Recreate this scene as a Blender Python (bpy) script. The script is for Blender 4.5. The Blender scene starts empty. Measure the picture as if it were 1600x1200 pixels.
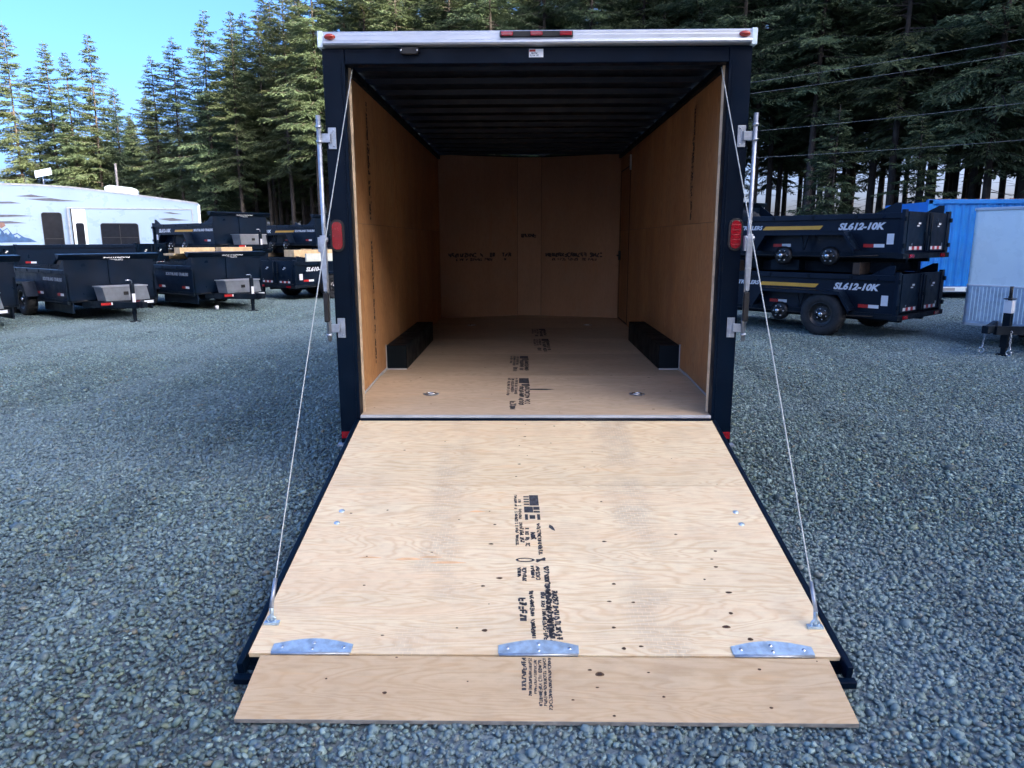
import bpy, math, random
import numpy as np
from mathutils import Vector, Matrix, Euler
R = math.radians
random.seed(7); rng = np.random.default_rng(7)
scene = bpy.context.scene
COL = scene.collection

# ---------------------------------------------------------------- camera, sky, sun, exposure
def camera():
    pitch, yaw, roll = R(11.27), R(-0.97), R(0.178)
    f = Vector((math.sin(yaw) * math.cos(pitch), math.cos(yaw) * math.cos(pitch), -math.sin(pitch)))
    r = Vector((math.cos(yaw), -math.sin(yaw), 0)); u = r.cross(f)
    r2 = r * math.cos(roll) - u * math.sin(roll); u2 = r * math.sin(roll) + u * math.cos(roll)
    cd = bpy.data.cameras.new('camera'); co = bpy.data.objects.new('camera', cd); COL.objects.link(co)
    m = Matrix.Identity(4)
    for i in range(3): m[i][0], m[i][1], m[i][2] = r2[i], u2[i], -f[i]
    m[0][3], m[1][3], m[2][3] = -0.071, -4.543, 1.67
    co.matrix_world = m
    cd.sensor_fit = 'HORIZONTAL'; cd.sensor_width = 36; cd.lens = 1130 / 1600 * 36
    cd.clip_start = 0.05; cd.clip_end = 3000
    scene.camera = co
camera()

SUN_AZ, SUN_EL = R(127), R(17.5)          # azimuth clockwise from +Y: the sun stands low, right of and behind the camera
world = bpy.data.worlds.new('World'); scene.world = world; world.use_nodes = True
wn = world.node_tree; wn.nodes.clear()
wo = wn.nodes.new('ShaderNodeOutputWorld'); wb = wn.nodes.new('ShaderNodeBackground')
sky = wn.nodes.new('ShaderNodeTexSky'); sky.sky_type = 'NISHITA'; sky.sun_disc = False
sky.sun_elevation = SUN_EL; sky.sun_rotation = SUN_AZ
sky.air_density = 0.3; sky.dust_density = 6.0; sky.ozone_density = 1.5
hs = wn.nodes.new('ShaderNodeHueSaturation'); hs.inputs['Saturation'].default_value = 1.35
wn.links.new(sky.outputs[0], hs.inputs['Color']); wn.links.new(hs.outputs[0], wb.inputs['Color'])
wb.inputs['Strength'].default_value = 0.15
wn.links.new(wb.outputs[0], wo.inputs['Surface'])

sd = bpy.data.lights.new('sun', 'SUN'); sd.energy = 3.5; sd.angle = R(0.5); sd.color = (1.0, 0.82, 0.56)
so = bpy.data.objects.new('sun', sd); COL.objects.link(so)
to_sun = Vector((math.sin(SUN_AZ) * math.cos(SUN_EL), math.cos(SUN_AZ) * math.cos(SUN_EL), math.sin(SUN_EL)))
so.rotation_euler = (-to_sun).to_track_quat('-Z', 'Y').to_euler(); so.location = (20, -20, 40)

scene.view_settings.view_transform = 'Standard'; scene.view_settings.look = 'None'
scene.view_settings.exposure = 2.92; scene.view_settings.gamma = 1.0
scene.view_settings.use_curve_mapping = False
scene.cycles.use_denoising = True
scene.cycles.use_adaptive_sampling = True; scene.cycles.adaptive_threshold = 0.02
scene.cycles.max_bounces = 6; scene.cycles.diffuse_bounces = 5; scene.cycles.glossy_bounces = 3
scene.cycles.transparent_max_bounces = 6

# ---------------------------------------------------------------- materials
MATS = {}
def newmat(name):
    m = bpy.data.materials.new(name); m.use_nodes = True
    nt = m.node_tree; b = nt.nodes['Principled BSDF']
    MATS[name] = m
    return m, nt, b
def N(nt, kind, **kw):
    n = nt.nodes.new(kind)
    for k, v in kw.items(): setattr(n, k, v)
    return n
def math_n(nt, op, a, b=None, clamp=False):
    n = nt.nodes.new('ShaderNodeMath'); n.operation = op; n.use_clamp = clamp
    for i, x in enumerate((a, b)):
        if x is None: continue
        if isinstance(x, (int, float)): n.inputs[i].default_value = x
        else: nt.links.new(x, n.inputs[i])
    return n.outputs[0]
def mixc(nt, fac, a, b, mode='MIX'):
    n = nt.nodes.new('ShaderNodeMix'); n.data_type = 'RGBA'; n.blend_type = mode
    for s, x in ((0, fac), (6, a), (7, b)):
        if isinstance(x, (int, float)): n.inputs[s].default_value = x
        elif isinstance(x, tuple): n.inputs[s].default_value = (*x, 1)
        else: nt.links.new(x, n.inputs[s])
    return n.outputs[2]
def noise(nt, vec, scale, detail=3, rough=.55, dist=0):
    n = nt.nodes.new('ShaderNodeTexNoise'); n.inputs['Scale'].default_value = scale
    n.inputs['Detail'].default_value = detail; n.inputs['Roughness'].default_value = rough
    n.inputs['Distortion'].default_value = dist
    if vec is not None: nt.links.new(vec, n.inputs['Vector'])
    return n.outputs['Fac']
def maprange(nt, v, a, b, c, d):
    n = nt.nodes.new('ShaderNodeMapRange'); nt.links.new(v, n.inputs[0])
    for i, x in enumerate((a, b, c, d)): n.inputs[i + 1].default_value = x
    return n.outputs[0]
def pm(name, col, rough=.5, metal=0., var=.18, scale=5., bump=0., bscale=90., dust=0., spec=.5, coat=0.):
    m, nt, b = newmat(name)
    tc = N(nt, 'ShaderNodeTexCoord').outputs['Object']
    n1 = noise(nt, tc, scale, 4)
    c = mixc(nt, maprange(nt, n1, .3, .7, 0, 1), tuple(x * (1 - var) for x in col), tuple(min(1, x * (1 + var)) for x in col))
    if dust:
        nd = noise(nt, tc, scale * .7 + 1, 6, .7)
        c = mixc(nt, maprange(nt, nd, .45, .8, 0, dust), c, (.30, .29, .27))
    nt.links.new(c, b.inputs['Base Color'])
    nr = noise(nt, tc, scale * 3, 4)
    nt.links.new(maprange(nt, nr, .3, .7, max(.03, rough - .1), min(1, rough + .12)), b.inputs['Roughness'])
    b.inputs['Metallic'].default_value = metal; b.inputs['Specular IOR Level'].default_value = spec
    b.inputs['Coat Weight'].default_value = coat
    if bump:
        bn = N(nt, 'ShaderNodeBump'); bn.inputs['Strength'].default_value = bump; bn.inputs['Distance'].default_value = .004
        nt.links.new(noise(nt, tc, bscale, 3), bn.inputs['Height']); nt.links.new(bn.outputs[0], b.inputs['Normal'])
    return m

def plywood(name, light, tan, pink, along, across, ring=.5, stain=.3, rough=.62, tread=False):
    """rotary-cut veneer: cathedral figure, fine fibre, colour patches; along / across = object axes 0..2"""
    m, nt, b = newmat(name)
    tc = N(nt, 'ShaderNodeTexCoord').outputs['Object']
    sp = N(nt, 'ShaderNodeSeparateXYZ'); nt.links.new(tc, sp.inputs[0])
    al, ac = sp.outputs[along], sp.outputs[across]
    oi = N(nt, 'ShaderNodeObjectInfo').outputs['Random']; seed = math_n(nt, 'MULTIPLY', oi, 37.)
    def vec(sa, sc):
        c = N(nt, 'ShaderNodeCombineXYZ')
        nt.links.new(math_n(nt, 'MULTIPLY', al, sa), c.inputs[0]); nt.links.new(math_n(nt, 'MULTIPLY', ac, sc), c.inputs[1])
        nt.links.new(seed, c.inputs[2]); return c.outputs[0]
    n1 = noise(nt, vec(1.1, 6.0), 1., 3, .5, .4)
    rings = math_n(nt, 'ADD', math_n(nt, 'MULTIPLY', math_n(nt, 'SINE', math_n(nt, 'MULTIPLY', n1, 120.)), .5), .5)
    rings = math_n(nt, 'POWER', rings, 2.2)
    fib = noise(nt, vec(5., 170.), 1., 3, .6)
    band = noise(nt, vec(.5, 9.), 1., 3, .6)
    low = noise(nt, vec(.8, 2.2), 1., 3, .6)
    fac = math_n(nt, 'ADD', math_n(nt, 'MULTIPLY', rings, ring * .55), math_n(nt, 'MULTIPLY', maprange(nt, fib, .3, .7, 0, 1), ring * .35), True)
    c = mixc(nt, fac, light, tan)
    c = mixc(nt, maprange(nt, band, .42, .72, 0, .55), c, pink)
    c = mixc(nt, maprange(nt, low, .35, .7, 0, stain), c, tuple(x * .72 for x in tan))
    dirt = noise(nt, tc, 3.1, 7, .68)
    c = mixc(nt, maprange(nt, dirt, .48, .8, 0, .26), c, (.33, .29, .235))
    mott = noise(nt, vec(14., 40.), 1., 4, .65)
    c = mixc(nt, maprange(nt, mott, .45, .75, 0, .22), c, tuple(x * .62 for x in tan))
    warm = noise(nt, vec(2.2, 16.), 1., 4, .6, .6)
    c = mixc(nt, maprange(nt, warm, .60, .74, 0, .55), c, (light[0] * .93, light[1] * .76, light[2] * .60))
    if tread:                                    # dusty tyre tracks left on the boards
        br = N(nt, 'ShaderNodeTexBrick'); br.inputs['Scale'].default_value = 26.; br.inputs['Mortar Size'].default_value = .035
        br.inputs['Color1'].default_value = br.inputs['Color2'].default_value = (1, 1, 1, 1); br.inputs['Mortar'].default_value = (0, 0, 0, 1)
        br.inputs['Brick Width'].default_value = .9; br.inputs['Row Height'].default_value = .55
        nt.links.new(tc, br.inputs['Vector'])
        xa = math_n(nt, 'ABSOLUTE', math_n(nt, 'SUBTRACT', math_n(nt, 'ABSOLUTE', math_n(nt, 'ADD', sp.outputs[0], .0)), .47))
        msk = math_n(nt, 'MULTIPLY', maprange(nt, xa, .06, .15, 1, 0), maprange(nt, noise(nt, tc, 2.4, 4, .6), .42, .62, 0, .34))
        c = mixc(nt, math_n(nt, 'MULTIPLY', msk, br.outputs['Color']), c, (.33, .29, .24))
    sv = N(nt, 'ShaderNodeHueSaturation'); nt.links.new(maprange(nt, oi, 0, 1, .84, 1.08), sv.inputs['Value']); nt.links.new(c, sv.inputs['Color']); c = sv.outputs[0]     # sheets differ
    nt.links.new(c, b.inputs['Base Color'])
    b.inputs['Roughness'].default_value = rough; b.inputs['Specular IOR Level'].default_value = .35
    bn = N(nt, 'ShaderNodeBump'); bn.inputs['Strength'].default_value = .25; bn.inputs['Distance'].default_value = .0012
    nt.links.new(math_n(nt, 'ADD', fib, rings), bn.inputs['Height']); nt.links.new(bn.outputs[0], b.inputs['Normal'])
    return m

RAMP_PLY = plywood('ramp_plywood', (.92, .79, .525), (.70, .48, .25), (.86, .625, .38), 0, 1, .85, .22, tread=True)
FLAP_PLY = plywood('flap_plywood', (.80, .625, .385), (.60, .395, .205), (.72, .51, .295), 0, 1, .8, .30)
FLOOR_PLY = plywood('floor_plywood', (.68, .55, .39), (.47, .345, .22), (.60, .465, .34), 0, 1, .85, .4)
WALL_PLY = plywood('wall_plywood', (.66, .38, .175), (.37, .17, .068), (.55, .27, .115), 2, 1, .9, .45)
NOSE_PLY_SHADED = plywood('nose_plywood_shaded', (.45, .265, .155), (.34, .185, .10), (.41, .22, .125), 2, 0, .4, .35)  # same plywood as the walls, its colour darkened for the shade at the far end
PLY_EDGE = pm('plywood_edge', (.66, .52, .36), .7, var=.25, scale=14)
EDGE_GREY = pm('weathered_plywood_edge', (.30, .29, .26), .8, var=.3, scale=20)
DARKWOOD = pm('dark_timber', (.05, .035, .026), .8, var=.3, scale=8)
LUMBER = pm('lumber', (.64, .48, .27), .7, var=.22, scale=6)
PALEBOARD = pm('pale_board', (.62, .66, .60), .6, var=.1)
BLACK = pm('black_paint', (.002, .007, .016), .35, var=.3, scale=2.5, dust=.006, spec=.15)
BLACKM = pm('black_frame_paint', (.001, .006, .016), .38, var=.25, scale=3, dust=.003, bump=.03, bscale=40, spec=.1)
BLACKB = pm('black_box_paint', (.004, .009, .014), .5, var=.2, scale=3, spec=.12)
CEILM = pm('navy_roof_sheet', (.004, .010, .022), .45, var=.2, scale=3, spec=.3)
BOWM = pm('roof_bow_steel', (.007, .014, .028), .4, var=.2, scale=3, spec=.22)
DUMPK = pm('dump_trailer_black', (.0015, .008, .021), .36, var=.35, scale=1.6, dust=.008, spec=.28)
DUMPF = pm('dump_trailer_frame_black', (.004, .010, .018), .55, var=.3, scale=3, dust=.04, spec=.15)
RUBBER = pm('tyre_rubber', (.010, .013, .017), .75, var=.3, scale=9, dust=.07)
RIMBLK = pm('black_wheel', (.012, .013, .015), .35, var=.2)
CHROME = pm('bright_metal', (.72, .74, .76), .25, 1., var=.1)
GALV = pm('galvanised_steel', (.43, .48, .54), .42, .75, var=.22, scale=22, bump=.1, bscale=120)
GALVP = pm('galvanised_plate', (.48, .63, .74), .38, .5, var=.28, scale=26, bump=.12, bscale=150)
ALU = pm('aluminium_rail', (.54, .58, .63), .40, .65, var=.05, scale=2)
TREAD = pm('tread_plate', (.46, .58, .72), .38, .6, var=.2, scale=9)
STEELB = pm('toolbox_aluminium', (.38, .42, .47), .38, .7, var=.15, scale=7)
CABLE = pm('wire_rope', (.46, .50, .48), .5, .4, var=.2, scale=60)
RED = pm('red_lens', (.27, .004, .012), .18, var=.1, scale=30, coat=.5)
REDTAPE = pm('red_reflector', (.42, .02, .02), .35)
WHITETAPE = pm('white_reflector', (.72, .76, .80), .35, var=.08)
REDBROWN = pm('amber_marker', (.40, .035, .02), .2, coat=.5)
GASKET = pm('rubber_gasket', (.012, .012, .013), .6)
WHITE = pm('white_gelcoat', (.78, .94, 1.0), .28, var=.05, scale=1.2, coat=.3)
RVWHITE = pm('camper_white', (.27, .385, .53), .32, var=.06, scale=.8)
RVTRIM = pm('camper_trim', (.36, .40, .44), .4, .3)
GLASSD = pm('dark_window', (.012, .015, .022), .12, var=.2, spec=.15)
STREAK = pm('camper_graphic_grey', (.085, .095, .125), .4, var=.3)
STREAK2 = pm('camper_graphic_blue', (.035, .10, .24), .4, var=.4)
STREAK3 = pm('camper_graphic_brown', (.22, .13, .11), .4, var=.4)
CONTBLUE = pm('container_blue', (.012, .22, .68), .42, var=.12, scale=1.5, dust=.10)
RUST = pm('rust_leaf_litter', (.36, .10, .04), .8, var=.5, scale=9)
YELLOW = pm('yellow_stripe', (.74, .40, .05), .4, var=.08)
LETTER = pm('white_lettering', (.70, .74, .78), .4, var=.05)
LETTERG = pm('grey_lettering', (.34, .38, .42), .4, var=.05)
LETTERD = pm('dark_lettering', (.02, .07, .13), .4, var=.05)
INK = pm('black_ink', (.045, .048, .055), .8, var=.6, scale=45)
INKW = pm('wall_ink', (.05, .04, .04), .8, var=.6, scale=45)
KNOTM = pm('wood_knot', (.13, .07, .03), .7, var=.5, scale=60)
KNOTD = pm('wood_knot_core', (.05, .028, .016), .7, var=.4, scale=60)
PATCHM = pm('veneer_repair', (.80, .50, .25), .65, var=.25, scale=12)
CAULK = pm('caulk', (.46, .48, .50), .7)
BARK = pm('bark', (.045, .040, .037), .9, var=.35, scale=3, bump=.5, bscale=14)
POLEWOOD = pm('weathered_pole', (.20, .20, .20), .8, var=.25)
WIREM = pm('power_wire', (.24, .28, .30), .6)
SCRAP = pm('white_scrap', (.75, .77, .80), .6)

def stone_mat():
    m, nt, b = newmat('crushed_stone')
    at = N(nt, 'ShaderNodeAttribute'); at.attribute_name = 'tone'
    pos = N(nt, 'ShaderNodeNewGeometry').outputs['Position']
    tc = N(nt, 'ShaderNodeTexCoord').outputs['Object']
    fine = noise(nt, tc, 160., 3, .6)
    c = mixc(nt, maprange(nt, fine, .35, .7, 0, .28), at.outputs['Color'], (.24, .34, .37), 'MIX')
    mp = N(nt, 'ShaderNodeMapping'); mp.inputs['Scale'].default_value = (.20, .38, .3); nt.links.new(pos, mp.inputs[0])
    worn = noise(nt, mp.outputs[0], 1., 4, .55, .4)
    c = mixc(nt, maprange(nt, worn, .45, .66, 0, .5), c, (.22, .305, .335))     # pale rock dust worked into wheel-worn ground
    tm = N(nt, 'ShaderNodeMapping'); tm.inputs['Scale'].default_value = (1.1, .09, .3); tm.inputs['Rotation'].default_value = (0, 0, .35); nt.links.new(pos, tm.inputs[0])
    trk = noise(nt, tm.outputs[0], 1., 3, .5, .3)
    c = mixc(nt, maprange(nt, trk, .52, .66, 0, .38), c, (.20, .275, .30))
    c = mixc(nt, maprange(nt, trk, .46, .34, 0, .30), c, (.045, .06, .068))
    nt.links.new(c, b.inputs['Base Color'])
    b.inputs['Roughness'].default_value = .46; b.inputs['Specular IOR Level'].default_value = .4
    return m
STONE = stone_mat()
def ground_mat():
    m, nt, b = newmat('gravel_bed')
    pos = N(nt, 'ShaderNodeNewGeometry').outputs['Position']
    v = N(nt, 'ShaderNodeTexVoronoi'); v.inputs['Scale'].default_value = 34.; nt.links.new(pos, v.inputs['Vector'])
    r = N(nt, 'ShaderNodeValToRGB'); e = r.color_ramp.elements
    e[0].position = 0; e[0].color = (.03, .042, .048, 1); e[1].position = 1; e[1].color = (.19, .235, .255, 1)
    sx = N(nt, 'ShaderNodeSeparateColor'); nt.links.new(v.outputs['Color'], sx.inputs[0]); nt.links.new(sx.outputs[0], r.inputs[0])
    mp = N(nt, 'ShaderNodeMapping'); mp.inputs['Scale'].default_value = (.20, .38, .3); nt.links.new(pos, mp.inputs[0])
    worn = noise(nt, mp.outputs[0], 1., 4, .55, .4)
    c = mixc(nt, maprange(nt, worn, .45, .66, 0, .5), r.outputs[0], (.22, .305, .335))
    tm = N(nt, 'ShaderNodeMapping'); tm.inputs['Scale'].default_value = (1.1, .09, .3); tm.inputs['Rotation'].default_value = (0, 0, .35); nt.links.new(pos, tm.inputs[0])
    trk = noise(nt, tm.outputs[0], 1., 3, .5, .3)
    c = mixc(nt, maprange(nt, trk, .52, .66, 0, .38), c, (.20, .275, .30))
    c = mixc(nt, maprange(nt, trk, .46, .34, 0, .30), c, (.045, .06, .068))
    ln = N(nt, 'ShaderNodeVectorMath'); ln.operation = 'LENGTH'; nt.links.new(pos, ln.inputs[0])
    far = maprange(nt, ln.outputs['Value'], 34, 48, 0, 1)
    c = mixc(nt, far, c, (.055, .05, .028))                                         # forest floor beyond the yard
    nt.links.new(c, b.inputs['Base Color']); b.inputs['Roughness'].default_value = .85
    bn = N(nt, 'ShaderNodeBump'); bn.inputs['Strength'].default_value = .8; bn.inputs['Distance'].default_value = .012
    nt.links.new(v.outputs['Distance'], bn.inputs['Height']); nt.links.new(bn.outputs[0], b.inputs['Normal'])
    return m
GROUND = ground_mat()
def needle_mat():
    m, nt, b = newmat('conifer_needles')
    at = N(nt, 'ShaderNodeAttribute'); at.attribute_name = 'tone'
    oi = N(nt, 'ShaderNodeObjectInfo').outputs['Random']
    c = mixc(nt, math_n(nt, 'MULTIPLY', oi, .45), at.outputs['Color'], (.13, .13, .045))
    nt.links.new(c, b.inputs['Base Color']); b.inputs['Roughness'].default_value = .6
    b.inputs['Specular IOR Level'].default_value = .3
    tr = N(nt, 'ShaderNodeBsdfTranslucent'); nt.links.new(c, tr.inputs[0])
    mx = N(nt, 'ShaderNodeMixShader'); mx.inputs[0].default_value = .45
    nt.links.new(b.outputs[0], mx.inputs[1]); nt.links.new(tr.outputs[0], mx.inputs[2])
    nt.links.new(mx.outputs[0], nt.nodes['Material Output'].inputs['Surface'])
    return m
NEEDLES = needle_mat()

# ---------------------------------------------------------------- mesh helpers
class MB:
    def __init__(s): s.v = []; s.f = []; s.m = []; s.sm = []
    def add(s, vs, fs, mi=0, smooth=False, M=None):
        o = len(s.v)
        s.v += [tuple(M @ Vector(p)) if M is not None else tuple(p) for p in vs]
        s.f += [tuple(i + o for i in f) for f in fs]; s.m += [mi] * len(fs); s.sm += [smooth] * len(fs)
        return s
    def box(s, x0, x1, y0, y1, z0, z1, mi=0, M=None):
        vs = [(x, y, z) for z in (z0, z1) for y in (y0, y1) for x in (x0, x1)]
        return s.add(vs, [(0, 2, 3, 1), (4, 5, 7, 6), (0, 1, 5, 4), (1, 3, 7, 5), (3, 2, 6, 7), (2, 0, 4, 6)], mi, False, M)
    def bar(s, p, q, w, h, mi=0, up=(0, 0, 1)):
        p, q = Vector(p), Vector(q); d = (q - p); L = d.length; d.normalize()
        u = Vector(up); x = d.cross(u)
        if x.length < 1e-4: x = d.cross(Vector((1, 0, 0)))
        x.normalize(); y = x.cross(d)
        M = Matrix(((x.x, d.x, y.x, p.x), (x.y, d.y, y.y, p.y), (x.z, d.z, y.z, p.z), (0, 0, 0, 1)))
        return s.box(-w / 2, w / 2, 0, L, -h / 2, h / 2, mi, M)
    def tube(s, pts, r, n=8, mi=0, caps=True):
        pts = [Vector(p) for p in pts]; rs = r if isinstance(r, (list, tuple)) else [r] * len(pts)
        o = len(s.v); ref = None
        for i, p in enumerate(pts):
            d = (pts[min(i + 1, len(pts) - 1)] - pts[max(i - 1, 0)]).normalized()
            if ref is None: ref = d.orthogonal().normalized()
            ref = (ref - d * ref.dot(d)).normalized(); b = d.cross(ref)
            for k in range(n):
                a = 2 * math.pi * k / n; s.v.append(tuple(p + (ref * math.cos(a) + b * math.sin(a)) * rs[i]))
        for i in range(len(pts) - 1):
            for k in range(n):
                s.f.append((o + i * n + k, o + i * n + (k + 1) % n, o + (i + 1) * n + (k + 1) % n, o + (i + 1) * n + k)); s.m.append(mi); s.sm.append(True)
        if caps:
            s.f.append(tuple(o + k for k in reversed(range(n)))); s.f.append(tuple(o + (len(pts) - 1) * n + k for k in range(n))); s.m += [mi] * 2; s.sm += [False] * 2
        return s
    def prism(s, poly, vec, mi=0, M=None):
        """poly: 3-D points of one face, vec: extrusion"""
        n = len(poly); vec = Vector(vec)
        vs = [Vector(p) for p in poly] + [Vector(p) + vec for p in poly]
        fs = [tuple(reversed(range(n))), tuple(range(n, 2 * n))] + [(i, (i + 1) % n, n + (i + 1) % n, n + i) for i in range(n)]
        return s.add(vs, fs, mi, False, M)
    def lathe(s, prof, n=24, mi=0, M=None, smooth=True):
        """profile (r, h) turned about local Y"""
        o = len(s.v); k = len(prof); vs = []; fs = []
        for i in range(n):
            a = 2 * math.pi * i / n
            for r, h in prof: vs.append((r * math.cos(a), h, r * math.sin(a)))
        for i in range(n):
            j = (i + 1) % n
            for q in range(k - 1): fs.append((i * k + q, i * k + q + 1, j * k + q + 1, j * k + q))
        return s.add(vs, fs, mi, smooth, M)
    def mesh(s, name, mats):
        me = bpy.data.meshes.new(name); me.from_pydata(s.v, [], s.f)
        for m in (mats if isinstance(mats, (list, tuple)) else [mats]): me.materials.append(m)
        me.polygons.foreach_set('material_index', s.m); me.polygons.foreach_set('use_smooth', s.sm)
        me.update(); return me
    def build(s, name, mats, parent=None, bevel=0., loc=None, rot=None):
        return link(name, s.mesh(name, mats), parent, bevel, loc, rot)
def link(name, me, parent=None, bevel=0., loc=None, rot=None):
    o = bpy.data.objects.new(name, me); COL.objects.link(o); o.parent = parent
    if loc is not None: o.location = loc
    if rot is not None: o.rotation_euler = rot
    if bevel:
        b = o.modifiers.new('bevel', 'BEVEL'); b.width = bevel; b.segments = 2; b.limit_method = 'ANGLE'; b.angle_limit = R(40)
    return o
def tag(o, label=None, cat=None, group=None, kind=None):
    if label: o['label'] = label
    if cat: o['category'] = cat
    if group: o['group'] = group
    if kind: o['kind'] = kind
    return o
def empty(name, loc=(0, 0, 0), rz=0.):
    o = bpy.data.objects.new(name, None); COL.objects.link(o); o.location = loc; o.rotation_euler = (0, 0, rz)
    o.empty_display_size = .1; return o
def roundrect(x0, x1, z0, z1, r, n=5):
    out = []
    for cx, cz, a0 in ((x1 - r, z1 - r, 0), (x0 + r, z1 - r, 90), (x0 + r, z0 + r, 180), (x1 - r, z0 + r, 270)):
        for i in range(n + 1):
            a = R(a0 + 90 * i / n); out.append((cx + r * math.cos(a), cz + r * math.sin(a)))
    return out
TEXTC = {}
def text_mesh(s, size, mat, shear=0., bold=.0, sx=1.):
    key = (s, size, mat.name, shear, bold, sx)
    if key in TEXTC: return TEXTC[key]
    cu = bpy.data.curves.new('lettering', 'FONT'); cu.body = s; cu.size = size; cu.shear = shear; cu.offset = bold * size
    cu.align_x = 'CENTER'; cu.align_y = 'CENTER'; cu.extrude = .0015; cu.resolution_u = 3
    ob = bpy.data.objects.new('lettering', cu); COL.objects.link(ob)
    bpy.context.view_layer.update()
    dg = bpy.context.evaluated_depsgraph_get()
    me = bpy.data.meshes.new_from_object(ob.evaluated_get(dg))
    bpy.data.objects.remove(ob); bpy.data.curves.remove(cu)
    if sx != 1.:
        me.transform(Matrix.Diagonal((sx, 1, 1, 1)))
    me.materials.clear(); me.materials.append(mat); me.name = 'lettering'
    TEXTC[key] = me; return me
def frame_rot(right, up):
    r, u = Vector(right).normalized(), Vector(up).normalized(); n = r.cross(u)
    return Matrix(((r.x, u.x, n.x), (r.y, u.y, n.y), (r.z, u.z, n.z))).to_euler()
def glyphs(mb, x0, y0, w, h, rows, seed, f, fill=.85, thick=.16):
    """unreadable ink characters in rows; f maps (u, v) on the sheet to 3-D. u runs along the line of print, v across the lines"""
    rs = random.Random(seed); rh = h / rows
    segs = [((0, 0), (0, 1)), ((1, 0), (1, 1)), ((0, 0), (1, 0)), ((0, .5), (1, .5)), ((0, 1), (1, 1)), ((0, 0), (1, 1)), ((0, 1), (1, 0)), ((.5, 0), (.5, 1))]
    for k in range(rows):
        u = x0; cw = rh * .62
        end = x0 + w * (rs.uniform(.7, 1) if rows > 1 else 1)
        while u < end - cw:
            if rs.random() < fill:
                for (a, b) in rs.sample(segs, rs.choice((2, 3, 3, 4))):
                    pa = (u + a[0] * cw * .75, y0 + k * rh + (.12 + a[1] * .68) * rh); pb = (u + b[0] * cw * .75, y0 + k * rh + (.12 + b[1] * .68) * rh)
                    dx, dy = pb[0] - pa[0], pb[1] - pa[1]; L = math.hypot(dx, dy); t = rh * thick / 2
                    nx, ny = -dy / L * t, dx / L * t
                    q = [(pa[0] + nx, pa[1] + ny), (pa[0] - nx, pa[1] - ny), (pb[0] - nx, pb[1] - ny), (pb[0] + nx, pb[1] + ny)]
                    mb.add([f(*p) for p in q], [(0, 1, 2, 3)])
            u += cw
def blot(mb, poly, f): mb.add([f(*p) for p in poly], [tuple(range(len(poly)))])
def knots(mb, pts, f, seed):
    rs = random.Random(seed)
    for p in pts:
        r = p[2] * .64 if len(p) > 2 else rs.uniform(.0026, .0050); e = rs.uniform(1.1, 2.2); n = 10; ph = rs.uniform(0, 6)
        for sc, mi, dz in ((1, 0, .0006), (.6, 1, .0010)):
            vs = []
            for k in range(n):
                a = 2 * math.pi * k / n; rr = r * sc * (1 + .09 * math.sin(3 * a + ph))
                q = f(p[0] + rr * e * math.cos(a), p[1] + rr * math.sin(a)); vs.append((q[0], q[1], q[2] + dz))
            mb.add(vs, [tuple(range(n))], mi)

# ---------------------------------------------------------------- ground and gravel
g = MB(); g.add([(-400, -300, 0), (400, -300, 0), (400, 500, 0), (-400, 500, 0)], [(0, 1, 2, 3)])
tag(g.build('ground', GROUND), 'wide grey gravel yard floor reaching to the trees', 'ground', kind='structure')

def rock_templates(n):
    import bmesh
    out = []
    for i in range(n):
        bm = bmesh.new(); k = random.choice((11, 12, 13, 14))
        for j in range(k):
            z = 1 - 2 * (j + .5) / k; a = j * 2.39996 + random.uniform(-.45, .45); r = math.sqrt(1 - z * z); q = random.uniform(.82, 1.05)
            bm.verts.new((r * math.cos(a) * q, r * math.sin(a) * q, z * q))
        bmesh.ops.convex_hull(bm, input=bm.verts)
        loose = [v for v in bm.verts if not v.link_faces]; bmesh.ops.delete(bm, geom=loose, context='VERTS')
        bm.verts.ensure_lookup_table(); bm.verts.index_update()
        vs = np.array([v.co[:] for v in bm.verts]); fs = np.array([[v.index for v in f.verts] for f in bm.faces if len(f.verts) == 3])
        bm.free(); out.append((vs, fs))
    return out
ROCKS = rock_templates(16)
PAL = np.array([.85, 1.07, .93]) * np.array([(.135, .172, .198), (.085, .112, .130), (.19, .225, .245), (.055, .072, .086), (.30, .335, .355), (.20, .205, .145), (.22, .155, .11), (.15, .19, .18), (.12, .14, .20)])
PALP = np.array([.23, .19, .17, .15, .10, .06, .02, .075, .03]); PALP = PALP / PALP.sum()
def gravel_patch(name, size, step):
    n = int(size / step); V = []; F = []; T = []; o = 0
    for i in range(n):
        for j in range(n):
            vs, fs = ROCKS[rng.integers(len(ROCKS))]
            r = step * .60 * np.exp(rng.normal(0, .33)); e = np.array([r * rng.uniform(.9, 1.45), r * rng.uniform(.7, 1.05), r * rng.uniform(.5, .85)])
            q = Euler((rng.normal(0, .45), rng.normal(0, .45), rng.uniform(0, 6.28))).to_matrix()
            p = (vs * e) @ np.array(q).T
            p += ((i + .5 + rng.uniform(-.5, .5)) * step - size / 2, (j + .5 + rng.uniform(-.5, .5)) * step - size / 2, rng.uniform(-.008, .013))
            V.append(p); F.append(fs + o); o += len(vs)
            c = PAL[rng.choice(len(PAL), p=PALP)] * rng.uniform(.75, 1.25); T.append(np.repeat([[*c, 1]], len(vs), 0))
    V = np.concatenate(V); F = np.concatenate(F); T = np.concatenate(T)
    return np_mesh(name, V, F, T, STONE)
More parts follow.
